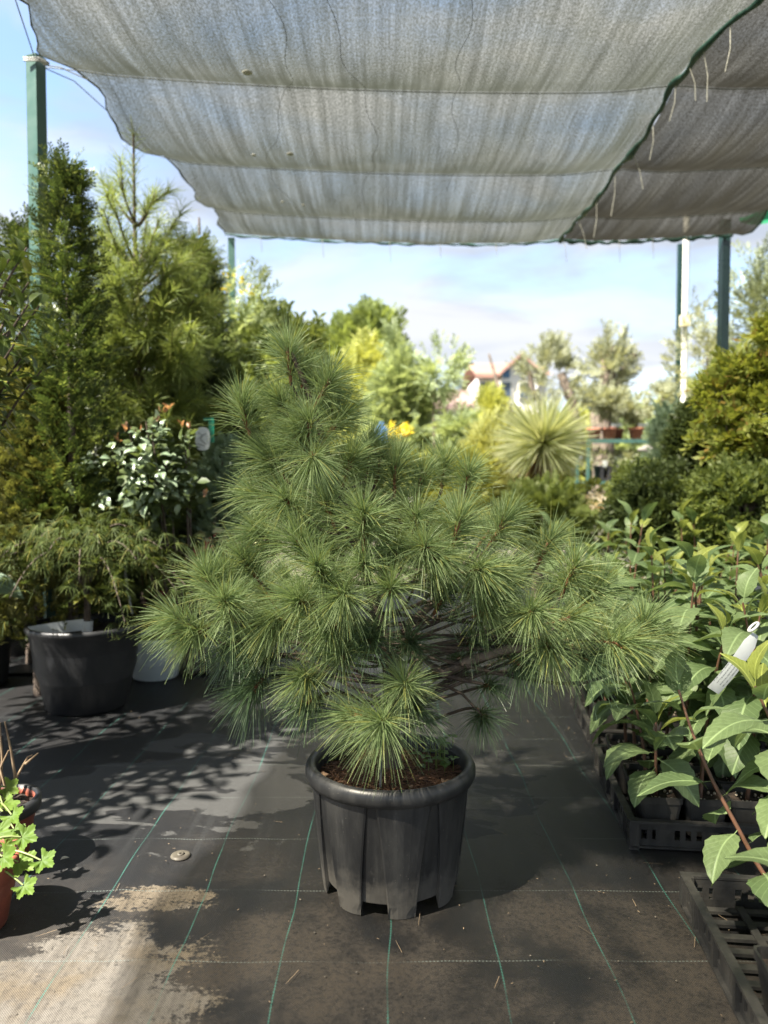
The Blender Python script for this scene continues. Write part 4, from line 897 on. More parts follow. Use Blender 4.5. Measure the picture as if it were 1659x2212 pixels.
def laurel():
    base = np.array((-1.86, 2.85, 0.0))
    t = thing('laurel_bush', 'tall broad-leaved laurel reaching in at the left edge', 'laurel', base, LEFT)
    w = MB(); n = 0
    tips = []
    for px, py, Y in ((-70, 520, 2.8), (-30, 560, 2.9), (20, 560, 3.0), (62, 610, 3.0), (40, 680, 2.85), (85, 660, 3.05), (10, 720, 2.8), (55, 760, 2.9), (-30, 680, 2.7), (90, 800, 3.0), (20, 820, 2.85), (-60, 800, 2.7),
                      *[(rng.uniform(-70, 78), rng.uniform(520, 880), rng.uniform(2.65, 3.1)) for _ in range(16)], (-140, 600, 2.6), (-200, 520, 2.7), (-230, 700, 2.6), (-300, 600, 2.5), (-180, 800, 2.5), (-330, 800, 2.4), (-420, 560, 2.3), (-480, 700, 2.2), (-520, 540, 2.1), (-600, 640, 2.0), (-440, 820, 2.2), (-560, 800, 2.0), (-20, 860, 2.9), (-120, 880, 2.7)):  # tips beyond the left frame edge are added for the shade they cast
        e = at(px, py, Y); tips.append(e)
        m = base*0.4 + e*0.6 + np.array((-0.1, -0.05, 0.05)); m[2] = e[2]*0.75
        P = np.array([(1-u)**2*base + 2*u*(1-u)*m + u*u*e for u in np.linspace(0, 1, 9)]); w.tube(P, np.linspace(0.014, 0.0035, 9), 5)
        for k in range(14):
            u = 1 - k*0.034; b = (1-u)**2*base + 2*u*(1-u)*m + u*u*e; ax = nrm(P[-1]-P[-3]); a = k*2.4 + px
            s1 = nrm(np.cross(ax, (0.3, 0.1, 1))); s2 = np.cross(ax, s1); rad = s1*math.cos(a) + s2*math.sin(a)
            X = nrm(ax*(0.9 if k < 4 else 0.45) + rad*0.9 + np.array((0, 0, -0.04*k))); Z = nrm(ax*0.7 - rad*0.5 + np.array((0, 0, 0.6)) + rng.normal(size=3)*0.2)
            L = rng.uniform(0.095, 0.14)
            inst('leaf', laurel_leaves[n % 4], t, b, X, Z, (L, L, L)); n += 1
    for _ in range(30):  # unseen outer stems, added to shade the left ground and the maple pot
        e = np.array((rng.uniform(-2.8, -2.0), rng.uniform(2.6, 3.5), rng.uniform(0.7, 2.0))) if _ < 14 else np.array((rng.uniform(-2.2, -1.45), rng.uniform(1.75, 2.6), rng.uniform(0.9, 1.9)))
        m = base*0.5 + e*0.5; m[2] = e[2]*0.8; P = np.array([(1-u)**2*base + 2*u*(1-u)*m + u*u*e for u in np.linspace(0, 1, 8)]); w.tube(P, np.linspace(0.012, 0.0035, 8), 5); ax = nrm(P[-1]-P[-3])
        for k in range(18):
            f = 1 - 0.035*k; b = (1-f)**2*base + 2*f*(1-f)*m + f*f*e; a = k*2.4; s1 = nrm(np.cross(ax, (0.3, 0.1, 1))); s2 = np.cross(ax, s1); rad = s1*math.cos(a) + s2*math.sin(a)
            inst('leaf', laurel_leaves[k % 4], t, b, nrm(ax*0.5 + rad), nrm(ax*0.7 - rad*0.4 + np.array((0, 0, 0.6))), rng.uniform(0.11, 0.15))
    part('stems', w, M['bark'], t)
laurel()

# glossy bush with pale shining leaves
M['glossy'] = leafy('glossy_leaf', (0.12, 0.17, 0.10), (0.22, 0.28, 0.17), 0.25, 0.2, 0.8, veins=True)
M['newleaf'] = leafy('pink_new_leaf', (0.30, 0.16, 0.09), (0.36, 0.22, 0.12), 0.4, 0.3)
glossy_leaves = [leaf_mesh('glossy_leaf', 0.52, M['glossy'], 0, 0.25, 0.3, 6, 0.03, q) for q in range(3)]; new_leaf = leaf_mesh('new_leaf', 0.35, M['newleaf'], 0, 0.3, 0.2, 5, 0, 4)
def glossy_bush():
    c = at(312, 1015, 3.98); base = np.array((c[0] + 0.16, c[1] + 0.3, 0.0)); t = thing('glossy_bush', 'round bush of shining pale green leaves with pink shoot tips', 'bush', base, LEFT)
    g = MB()
    for k in range(9):
        d = nrm(np.array((rng.normal()*0.6, rng.normal()*0.5, 1.2))); e = c + d*np.array((0.3, 0.3, 0.25)); g.tube([base + (0, 0, 0.05), base*0.4 + e*0.6 + (0, 0, -0.1), e], [0.012, 0.008, 0.003], 5)
    part('stems', g, M['bark'], t)
    P, D = clumped(c, (0.29, 0.27, 0.27), 80, 8, 0.10, 0.55)
    fr = np.argsort(P[:, 1] - 0.5*P[:, 2] + rng.normal(size=len(P))*0.12)
    for i in fr[:280]:
        L = rng.uniform(0.05, 0.075); X = nrm(D[i] + rng.normal(size=3)*0.6); Z = nrm(np.array((-0.15, -0.1, 1.0)) + D[i]*0.4 + rng.normal(size=3)*0.35)
        inst('leaf', glossy_leaves[i % 3], t, P[i], X, Z, L)
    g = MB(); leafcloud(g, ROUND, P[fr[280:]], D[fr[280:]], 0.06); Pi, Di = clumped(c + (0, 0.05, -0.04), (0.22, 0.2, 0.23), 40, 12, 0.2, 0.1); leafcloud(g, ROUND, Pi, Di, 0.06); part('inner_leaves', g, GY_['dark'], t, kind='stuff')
    for px, py in ((352, 893), (366, 885), (270, 930), (300, 935), (395, 925), (258, 955), (330, 915), (440, 1075), (410, 930)):
        e = at(px, py, 3.9)
        for k in range(3): inst('new_leaf', new_leaf, t, e, nrm(rng.normal(size=3)*0.5 + np.array((0, 0, 1.0))), nrm(rng.normal(size=3)), 0.05)
glossy_bush()
# oval tag on a green strip
c = at(438, 948, 4.25); t = thing('plant_tag', 'white oval tag on a green ribbon hanging left of the pine', 'tag', c)
g = MB(); a = np.arange(24)*2*PI/24; pts = np.stack((0.040*np.sign(np.cos(a))*np.abs(np.cos(a))**0.7, 0*a, 0.064*np.sign(np.sin(a))*np.abs(np.sin(a))**0.7), -1)
V = np.concatenate(([c + (0, -0.002, 0)], c + pts + (0, -0.002, 0), [c + (0, 0.002, 0)], c + pts + (0, 0.002, 0)))
g.add(V, [(0, 1+k, 1+(k+1) % 24) for k in range(24)] + [(25, 26+(k+1) % 24, 26+k) for k in range(24)]); g.add(V, [(1+k, 26+k, 26+(k+1) % 24, 1+(k+1) % 24) for k in range(24)])
part('card', g, M['tag'], t, smooth=False)
g = MB(); g.tube([c + (-0.022, -0.004, 0.035), c + (0.0, -0.004, 0.02), c + (-0.012, -0.004, -0.005), c + (0.02, -0.004, -0.03)], 0.0016, 4); g.tube([c + (-0.03, -0.004, -0.025), c + (0.012, -0.004, -0.038)], 0.0014, 4); g.tube([c + (-0.025, -0.004, 0.0), c + (0.02, -0.004, 0.03)], 0.0012, 4); part('handwriting', g, M['wire'], t)
g = MB(); g.box(c + (0.045, 0.012, 0.045), (0.03, 0.003, 0.13)); g.box(c + (0.03, 0.012, 0.108), (0.055, 0.004, 0.016)); part('ribbon', g, M['ribbon'], t, smooth=False)

# yellow flowering climber and its stake, further back
ctree('yellow_climber', 'loose climbing shrub with yellow flowers around the far left post', 'shrub', 440, 590, 585, 830, 6.6, TWIG, 0.15, GY_['pale'], 44, 14, LEFT, spread=0.22, inner=0.3)
P, D = clumped(at(508, 618, 6.45), (0.34, 0.2, 0.12), 8, 8, 0.12, 0.2); g = MB(); leafcloud(g, LEAF, P, D, 0.04)
o = part('blossoms', g, GY_['flower'], bpy.data.objects['yellow_climber']); 
g.n
ctree('green_filler_shrub', 'mid-green shrub behind the pine top below the yellow climber', 'shrub', 460, 700, 690, 960, 6.9, TWIG_B, 0.15, GY_['mid'], 60, 26, LEFT)
ctree('broad_filler_shrub', 'dense green shrub directly behind the left half of the pine', 'shrub', 440, 640, 800, 1120, 5.8, TWIG_B, 0.11, GY_['mid'], 60, 30, LEFT)
g = MB(); g.tube([at(440, 1000, 6.2), at(437, 700, 6.2), at(432, 560, 6.2), at(430, 470, 6.2)], [0.022, 0.018, 0.013, 0.008], 6); t = thing('staked_stem', 'bare thin tree stem with blue tie right of the bushy pine', 'tree', (at(440, 1000, 6.2)[0], 6.2, 0), LEFT); part('stem', g, M['grey_bark'], t)
g = MB(); b = at(429, 520, 6.18); g.tube([b + (-0.02, -0.02, -0.03), b + (0.0, -0.03, 0), b + (0.02, -0.01, 0.03)], 0.012, 6); part('tie', g, M['blue'], t)

# ------------------------------------------------------------------ pots on the left
def round_pot(t, c, rt, rb, h, m, n=48, lip=0.03, feet=True, soil=0.05, msoil='soil'):
    g = MB(); g.lathe([(rb*0.96, 0.0), (rb, 0.006), (rb + (rt-rb)*0.72, h*0.70), (rb + (rt-rb)*0.74 + 0.002, h*0.72), (rt*0.985, h - lip - 0.012), (rt + lip*0.25, h - lip), (rt + lip*0.45, h - lip*0.5), (rt + lip*0.25, h), (rt - lip*0.25, h - 0.002), (rt - lip*0.45, h - lip), (rt*0.9, h*0.5), (rb*0.9, 0.02)], c, n)
    p = part('pot', g, M[m], t)
    g = MB(); rs = rt*0.965 - 0.005; ring = np.linspace(0, 1, 9); a = np.arange(36)*2*PI/36
    V = np.stack((c[0] + rs*ring[:, None]*np.cos(a), c[1] + rs*ring[:, None]*np.sin(a), np.full((9, 36), c[2] + h - soil) + rng.uniform(-0.006, 0.006, (9, 36))), -1)
    V = np.concatenate((V, V[:, :1]), 1); g.grid(V); s_ = part('soil', g, M[msoil], t)
    return p, s_
def maple_pot():
    c = np.array((-1.50, 3.84, 0.008)); t = thing('potted_maple', 'large black pot with weeping lace-leaf maple at left', 'potted maple', c, 'potted plants standing at the left')
    round_pot(t, c, 0.272, 0.196, 0.42, 'black_plastic')
    w = MB(); top = c + (0.02, 0, 0.80)
    w.tube([c + (0.0, 0, 0.34), c + (0.015, -0.01, 0.5), c + (0.0, 0, 0.66), top], [0.02, 0.017, 0.014, 0.01], 8)
    fm = leafy('laceleaf', (0.05, 0.075, 0.02), (0.10, 0.13, 0.035), 0.65, 0.4, 0.25, c3=(0.16, 0.15, 0.03)); f = MB()
    nb = 36; fans_P, fans_X = [], []
    for k in range(nb):
        a = k*2.399; r = 0.62*math.sqrt((k+2)/nb); d = np.array((math.cos(a), math.sin(a)*0.75, 0)); zt = 0.98 - 0.55*(r/0.62)**2*rng.uniform(0.55, 1.0)
        e = c + d*r + (0.02, 0, zt); m = c + d*r*0.45 + (0, 0, 0.98)
        P = np.array([(1-u)**2*(c + (0, 0, 0.6)) + 2*u*(1-u)*m + u*u*e for u in np.linspace(0, 1, 10)]); w.tube(P, np.linspace(0.008, 0.002, 10), 5)
        for u in rng.uniform(0.30, 1.03, 48):
            b = (1-u)**2*(c + (0, 0, 0.6)) + 2*u*(1-u)*m + u*u*e; fans_P.append(b + rng.normal(size=3)*0.045); fans_X.append(nrm(d*0.6 + rng.normal(size=3)*0.55 + np.array((0, 0, -0.15))))
    FP, FX = np.array(fans_P), np.array(fans_X); nf = len(FP)
    Zf = nrm(np.array((0, 0, 1.0)) + rng.normal(size=(nf, 3))*0.35); Yf = nrm(np.cross(Zf, FX))
    for j in range(7):
        an = (j - 3)*0.42; D = FX*math.cos(an) + Yf*math.sin(an)
        f.strips(FP, D, rng.uniform(0.055, 0.095, nf)*(1 - 0.1*abs(j-3)), 0.0036, 3, 0.35, 0.3, side=nrm(np.cross(D, Zf)))
    part('branches', w, M['bark'], t); part('foliage', f, fm, t)
    lm = [leaf_mesh('broad_leaf', 0.45, M['laurel'], 0.05, 0.25, 0.3, 8, 0.02, q) for q in (7, 8)]
    for k in range(9):
        a = k*0.75; b = c + (0.02, -0.03, 0.46 + 0.015*k); X = np.array((math.cos(a), math.sin(a), 0.25 - 0.07*(k % 4))); inst('leaf', lm[k % 2], t, b, X, (0, 0, 1), 0.13*rng.uniform(0.7, 1.1))
    g = MB(); g.tube([c + (0.008, -0.004, 0.375), c + (0.012, -0.006, 0.43)], 0.027, 14, cap=False); part('stem_label', g, M['tag'], t)
    P = [np.array([c + (-0.235 + 0.235*u, -0.12 + 0.09*u + 0.03*math.sin(u*3), 0.375 + z + 0.02*u) for z in (-0.012, 0.045)]) for u in np.linspace(0, 1, 10)]
    g = MB(); g.grid(np.array(P)); part('plastic_strip', g, M['tag'], t)
maple_pot()
def white_pot():
    c = np.array((-1.32, 4.40, 0.008)); t = thing('potted_begonia', 'pale bluish-white pot with pink-flowered plant behind the maple pot', 'potted plant', c, 'potted plants standing at the left')
    round_pot(t, c, 0.175, 0.125, 0.245, 'white_plastic', lip=0.02, soil=0.035)
    f = MB(); P, D = clumped(c + (0.08, 0, 0.52), (0.26, 0.2, 0.22), 40, 7, 0.2, 0.3); leafcloud(f, ROUND, P, D, 0.055); part('foliage', f, GY_['mid'], t)
    s_ = MB()
    for k in range(9): e = P[k*11 % len(P)]; s_.tube([c + (0, 0, 0.2), c*0.5 + e*0.5 + (0, 0, 0.03), e], [0.006, 0.004, 0.002], 5)
    part('stems', s_, plain('red_stem', (0.16, 0.05, 0.03), 0.6), t)
    f = MB(); cc = np.concatenate([at(px, py, 4.25)[None] + rng.normal(size=(14, 3))*0.022 for px, py in ((408, 1232), (372, 1250), (385, 1262), (420, 1200), (340, 1282), (365, 1290), (448, 1180), (395, 1300))])
    leafcloud(f, ROUND, cc, sphere_dirs(len(cc)), 0.026); part('blossoms', f, leafy('pink_petals', (0.48, 0.10, 0.13), (0.60, 0.22, 0.20), 0.5, 0.3), t)
    lm = [leaf_mesh('cream_leaf', 0.5, leafy('cream_bracts', (0.52, 0.52, 0.27), (0.62, 0.62, 0.38), 0.5, 0.35), 0, 0.2, 0.2, 6, 0.02, q) for q in (1, 2)]
    for k in range(26):
        e = at(rng.uniform(440, 545), rng.uniform(1145, 1215), 4.35 + rng.uniform(-0.1, 0.15)); a = rng.uniform(0, 2*PI); inst('leaf', lm[k % 2], t, e, (math.cos(a), math.sin(a), 0.2), nrm(np.array((0, -0.5, 1)) + rng.normal(size=3)*0.3), rng.uniform(0.08, 0.13))
    g = MB(); g.tube([c + (-0.06, -0.14, 0.22), at(271, 1240, 4.28), at(269, 1120, 4.3)], 0.0065, 6); part('white_cane', g, M['tag'], t)
white_pot()
def grey_leaf_pot():
    c = np.array((-2.32, 4.25, 0.008)); t = thing('potted_shrub', 'tall black pot cut by the left edge with broad grey-green leaves', 'potted plant', c, 'potted plants standing at the left')
    round_pot(t, c, 0.25, 0.20, 0.50, 'black_plastic', lip=0.028)
    m = leafy('grey_broad_leaf', (0.16, 0.22, 0.15), (0.20, 0.27, 0.19), 0.45, 0.2, veins=True); lm = [leaf_mesh('grey_leaf', 0.55, m, 0, 0.2, 0.35, 10, 0.02, q) for q in (3, 5)]
    g = MB(); g.tube([c + (0, 0, 0.45), c + (0.01, 0, 0.75), c + (0.02, -0.02, 0.95)], [0.016, 0.012, 0.006], 7); part('stem', g, M['bark'], t)
    for k in range(20):
        a = k*2.4; z = 0.5 + 0.02*k; inst('leaf', lm[k % 2], t, c + (0.01, 0, z), (math.cos(a), math.sin(a), 0.3), (0, 0, 1), rng.uniform(0.16, 0.22))
    e = at(-25, 1262, 3.7); inst('leaf', lm[0], t, at(-60, 1262, 3.72), (1, -0.2, 0.08), (0.1, -0.45, 0.9), 0.24); inst('leaf', lm[1], t, at(-50, 1258, 3.70), (1, 0.0, -0.12), (0.2, -0.5, 0.8), 0.22)
    g2 = MB(); g2.tube([c + (0.01, 0, 0.7), at(-80, 1268, 3.8), at(-58, 1262, 3.72)], [0.01, 0.006, 0.004], 5); part('stem', g2, M['bark'], t)
grey_leaf_pot()
# filler pots behind in the dark
for k, (px, Y, rt, h, lab) in enumerate(((25, 5.0, 0.22, 0.34, 'black pot in deep shade left of the maple pot'), (190, 5.0, 0.24, 0.36, 'black pot in shade behind the maple pot'), (330, 5.3, 0.2, 0.3, 'black pot in shade holding the glossy bush row'))):
    c = np.array((at(px, 1300, Y)[0], Y, 0.008)); t = thing('nursery_pot', lab, 'pot', c, 'black pots in the shade at left'); round_pot(t, c, rt, rt*0.8, h, 'black_plastic', 28)
    f = MB(); P, D = clumped(c + (0, 0, h + 0.25), (rt*1.2, rt, 0.28), 40, 18, 0.2, 0.2); leafcloud(f, TWIG_B, P, D, 0.10); part('foliage', f, GY_['dark'], t)

# geranium pots, lower left
def ger_leaf():
    m = leafy('geranium_leaf', (0.085, 0.15, 0.022), (0.15, 0.225, 0.038), 0.55, 0.38, 0.25, veins=False, tcol=(0.28, 0.38, 0.045)); mes = []
    for s_ in range(3):
        r = np.random.default_rng(s_); n = 40; rim = []
        for k in range(n+1):
            a = -2.45 + 4.9*k/n; rr = 0.5*(0.80 + 0.16*math.cos(a*5.2) + 0.05*(1 if k % 2 else -1)); rim.append((0.12 + rr*math.cos(a), rr*math.sin(a)))
        rim = np.array(rim); V = [(0.05, 0, 0)]
        for f in (0.5, 1.0): V += [(0.05 + (x-0.05)*f, y*f, 0.12*f*f + 0.035*math.sin(7*math.atan2(y, x-0.05))*f + r.uniform(-0.01, 0.01)) for x, y in rim]
        N = n+1; b = MB(); b.add(V, [(0, 1+k, 2+k) for k in range(n)]); b.add(V, [(1+k, 1+N+k, 2+N+k, 2+k) for k in range(n)])
        me = b.mesh('geranium_leaf'); me.materials.append(m); mes.append(me)
    return mes
gl = ger_leaf()
def geranium(c, rt, h, leaves, label, lip_m, seed):
    r = np.random.default_rng(seed); t = thing('potted_geranium', label, 'potted geranium', c, 'geranium pots at the lower left')
    p, s_ = round_pot(t, c, rt, rt*0.74, h, 'terracotta', 40, 0.018, soil=0.02)
    if lip_m:
        g = MB(); g.lathe([(rt + 0.006, h - 0.035), (rt + 0.012, h - 0.03), (rt + 0.012, h + 0.003), (rt - 0.004, h + 0.005), (rt - 0.008, h - 0.04)], c, 40); part('rim', g, M['black_plastic'], t)
    g = MB()
    for px, py, Y, L, tilt in leaves:
        e = at(px, py, Y); b = c + (r.uniform(-0.03, 0.03), r.uniform(-0.03, 0.03), h - 0.02); m = (b + e)/2 + np.array((-0.02, 0, 0.05)); P = np.array([(1-u)**2*b + 2*u*(1-u)*m + u*u*e for u in np.linspace(0, 1, 8)]); g.tube(P, np.linspace(0.0045, 0.0022, 8), 6)
        X = nrm(e - m + np.array((0.03, -0.02, 0.0))); Z = nrm(np.array((0.25, -0.75, 0.75)) + r.normal(size=3)*tilt)
        inst('leaf', gl[r.integers(0, 3)], t, e, X, Z, L)
    part('stems', g, plain('green_stem', (0.16, 0.20, 0.06), 0.5), t)
    return t
gc1 = np.array((at(-62, 1985, 1.92)[0], 1.92, 0.006)); gc2 = np.array((at(-5, 1880, 2.22)[0], 2.22, 0.006))
geranium(gc2, 0.11, 0.20, [(5, 1735, 2.15, 0.085, 0.3), (25, 1760, 2.1, 0.075, 0.3), (30, 1790, 2.12, 0.06, 0.3), (-20, 1760, 2.2, 0.08, 0.3), (12, 1700, 2.25, 0.07, 0.4)], 'geranium in black-rimmed red-brown pot, the rear one by bare twigs', True, 4)
geranium(gc1, 0.115, 0.185, [(45, 1808, 1.95, 0.075, 0.25), (40, 1862, 1.9, 0.08, 0.25), (88, 1858, 1.9, 0.07, 0.25), (50, 1912, 1.86, 0.065, 0.25), (5, 1850, 1.88, 0.08, 0.3), (-15, 1800, 1.95, 0.085, 0.3), (8, 1825, 2.0, 0.07, 0.3)], 'geranium in plain red-brown pot, the front one cut by frame edge', False, 6)
t = thing('dry_twigs', 'dead brown twigs standing up behind the rear geranium', 'twigs', gc2 + (0.0, 0.06, 0.17)); g = MB()
for pts in ([(20, 1740), (30, 1690), (58, 1640), (70, 1628)], [(30, 1690), (25, 1620), (5, 1560)], [(-5, 1740), (4, 1640), (0, 1565)], [(52, 1650), (80, 1625)], [(15, 1720), (8, 1660), (14, 1620)]):
    g.tube([at(x, y, 2.28) + rng.normal(size=3)*0.004 for x, y in pts], np.linspace(0.005, 0.0022, len(pts)), 6)
part('stems', g, plain('dry_wood', (0.24, 0.17, 0.10), 0.85, (0.15, 0.10, 0.06), 40), t)

# ================================================================== the main potted pine
PC = np.array((0.018, 2.135, 0.006))
def fluted_pot(t):
    h, rt, rb = 0.345, 0.222, 0.176
    NS = 8; zs = np.array((0.0, 0.012, 0.034, 0.040, 0.09, 0.16, 0.23, 0.29, 0.318)); cols = []
    rad = lambda z: rb + (rt - rb)*(z/h)**0.9
    for s_ in range(NS):
        a0 = R(9 - 90) + (s_ + 0.5)*2*PI/NS                     # middle of a recess
        spec = [(-1, 1, 0), (-1, 0, 0), (-0.4, 0, 0), (0.4, 0, 0), (1, 0, 0), (1, 1, 0)] + [(f, 1, 1) for f in (0.04, 0.15, 0.35, 0.5, 0.65, 0.85, 0.96)]
        for u, proud, leg in spec:
            col = []
            for z in zs:
                f = z/h; hw = R(10.5)*(1 - f)**0.8 + R(1.2)
                a = a0 + u*hw if not leg else a0 + hw + (2*PI/NS - 2*hw)*u
                rr = rad(z) + (0.010*(1 - f) + 0.002 if proud else -0.002)
                zz = z if proud else max(z, 0.036)
                if proud and not leg: rr -= 0.002
                if leg and z < 0.02: rr -= 0.006*(abs(u - 0.5)*2)**3
                col.append((rr*math.cos(a), rr*math.sin(a), zz))
            cols.append(col)
    V = np.array(cols); n, m = V.shape[:2]; i, j = np.meshgrid(np.arange(n), np.arange(m-1), indexing='ij'); i2 = (i+1) % n
    g = MB(); g.add(V.reshape(-1, 3) + PC, np.stack((i*m+j, i2*m+j, i2*m+j+1, i*m+j+1), -1).reshape(-1, 4))
    g.lathe([(rb*0.9, 0.038), (rb*0.3, 0.045), (0, 0.045)], PC, 40)
    p = part('pot', g, M['main_pot'], t)
    for poly in p.data.polygons: poly.use_smooth = False
    g = MB(); g.lathe([(rt - 0.002, 0.306), (rt + 0.011, 0.311), (rt + 0.0165, 0.324), (rt + 0.0165, 0.340), (rt + 0.010, 0.353), (rt, 0.356), (rt - 0.010, 0.352), (rt - 0.015, 0.335), (rt - 0.022, 0.20)], PC, 72); part('rim', g, M['main_pot'], t)
    return h, rt
pine = thing('potted_pine', 'large long-needled pine in a fluted black pot in the middle', 'potted pine', PC)
ph, prt = fluted_pot(pine)
g = MB(); a = np.arange(49)*2*PI/48; rr = np.linspace(0, 1, 12)[:, None]*(prt - 0.013)
V = np.stack((PC[0] + rr*np.cos(a), PC[1] + rr*np.sin(a), PC[2] + 0.295 + 0.018*(1 - (rr/prt)**2) + 0.006*np.sin(a*7 + rr*60)*np.sin(rr*40)), -1); g.grid(V); part('soil', g, M['soil'], pine)
n = 1500; a = rng.uniform(0, 2*PI, n); q = (prt - 0.03)*np.sqrt(rng.uniform(0, 1, n)); P = np.stack((PC[0] + q*np.cos(a), PC[1] + q*np.sin(a), PC[2] + 0.300 + 0.02*(1 - (q/prt)**2) + rng.uniform(0, 0.012, n)), -1)
b_ = rng.uniform(0, 2*PI, n); D = np.stack((np.cos(b_), np.sin(b_), rng.normal(size=n)*0.12), -1); g = MB(); g.strips(P - D*0.03, D, rng.uniform(0.05, 0.085, n), 0.0017, 3, rng.uniform(-0.1, 0.1, n), 0.6); part('needle_litter', g, M['litter'], pine, kind='stuff')
# dry leaves and clover on the soil
dl = leaf_mesh('dry_leaf', 0.55, plain('dry_leaf', (0.26, 0.17, 0.10), 0.8, (0.17, 0.10, 0.06), 30), 0, 0.4, 0.25, 6, 0.06, 3)
for px, py, Y, s_ in ((715, 1612, 2.10, 0.045), (960, 1655, 2.06, 0.04), (890, 1662, 2.0, 0.03), (700, 1655, 2.04, 0.03)): inst('dry_leaf', dl, pine, (at(px, py, Y)[0], Y, PC[2] + 0.325), nrm(rng.normal(size=3)*np.array((1, 1, 0.1))), (0.1, 0.1, 1), s_)
cl = MB(); st = MB(); cb = np.array((PC[0] + 0.13, PC[1] + 0.06, PC[2] + 0.31))
for k in range(22):
    e = cb + np.array((rng.uniform(-0.06, 0.06), rng.uniform(-0.06, 0.06), rng.uniform(0.02, 0.085))); (st if len(st.f[4]) == 0 or True else st).tube([e*np.array((1, 1, 0)) + (0, 0, PC[2] + 0.305), e], 0.0012, 4)
    a0 = rng.uniform(0, 6); X = np.array([(math.cos(a0 + j*2.094), math.sin(a0 + j*2.094), 0.1) for j in range(3)]); cl.scatter(ROUND, np.repeat(e[None], 3, 0), X, np.repeat([[0.0, -0.2, 1]], 3, 0), np.full(3, 0.019))
part('clover_leaves', cl, leafy('clover', (0.07, 0.13, 0.025), (0.12, 0.20, 0.05), 0.5, 0.3), pine); part('clover_stems', st, GY_['mid'], pine, kind='stuff')
g = MB()
g.tube([at(826, 1585, 1.99), at(822, 1700, 1.955)], 0.004, 6); part('thin_stake', g, M['black_plastic'], pine)

trunk_pts = np.array([PC + (0.01, 0.01, 0.30), at(842, 1430, 2.15), at(820, 1340, 2.2), at(770, 1180, 2.24), at(715, 1010, 2.24), at(668, 850, 2.22), at(628, 760, 2.2)])
s_ = np.linspace(0, len(trunk_pts)-1, 30); TR = np.stack([np.interp(s_, np.arange(len(trunk_pts)), trunk_pts[:, k]) for k in range(3)], -1)
TR[1:-1] = (TR[:-2] + TR[1:-1]*2 + TR[2:])/4
g = MB(); g.tube(TR, np.linspace(0.024, 0.006, 30), 10); part('trunk', g, M['bark'], pine)
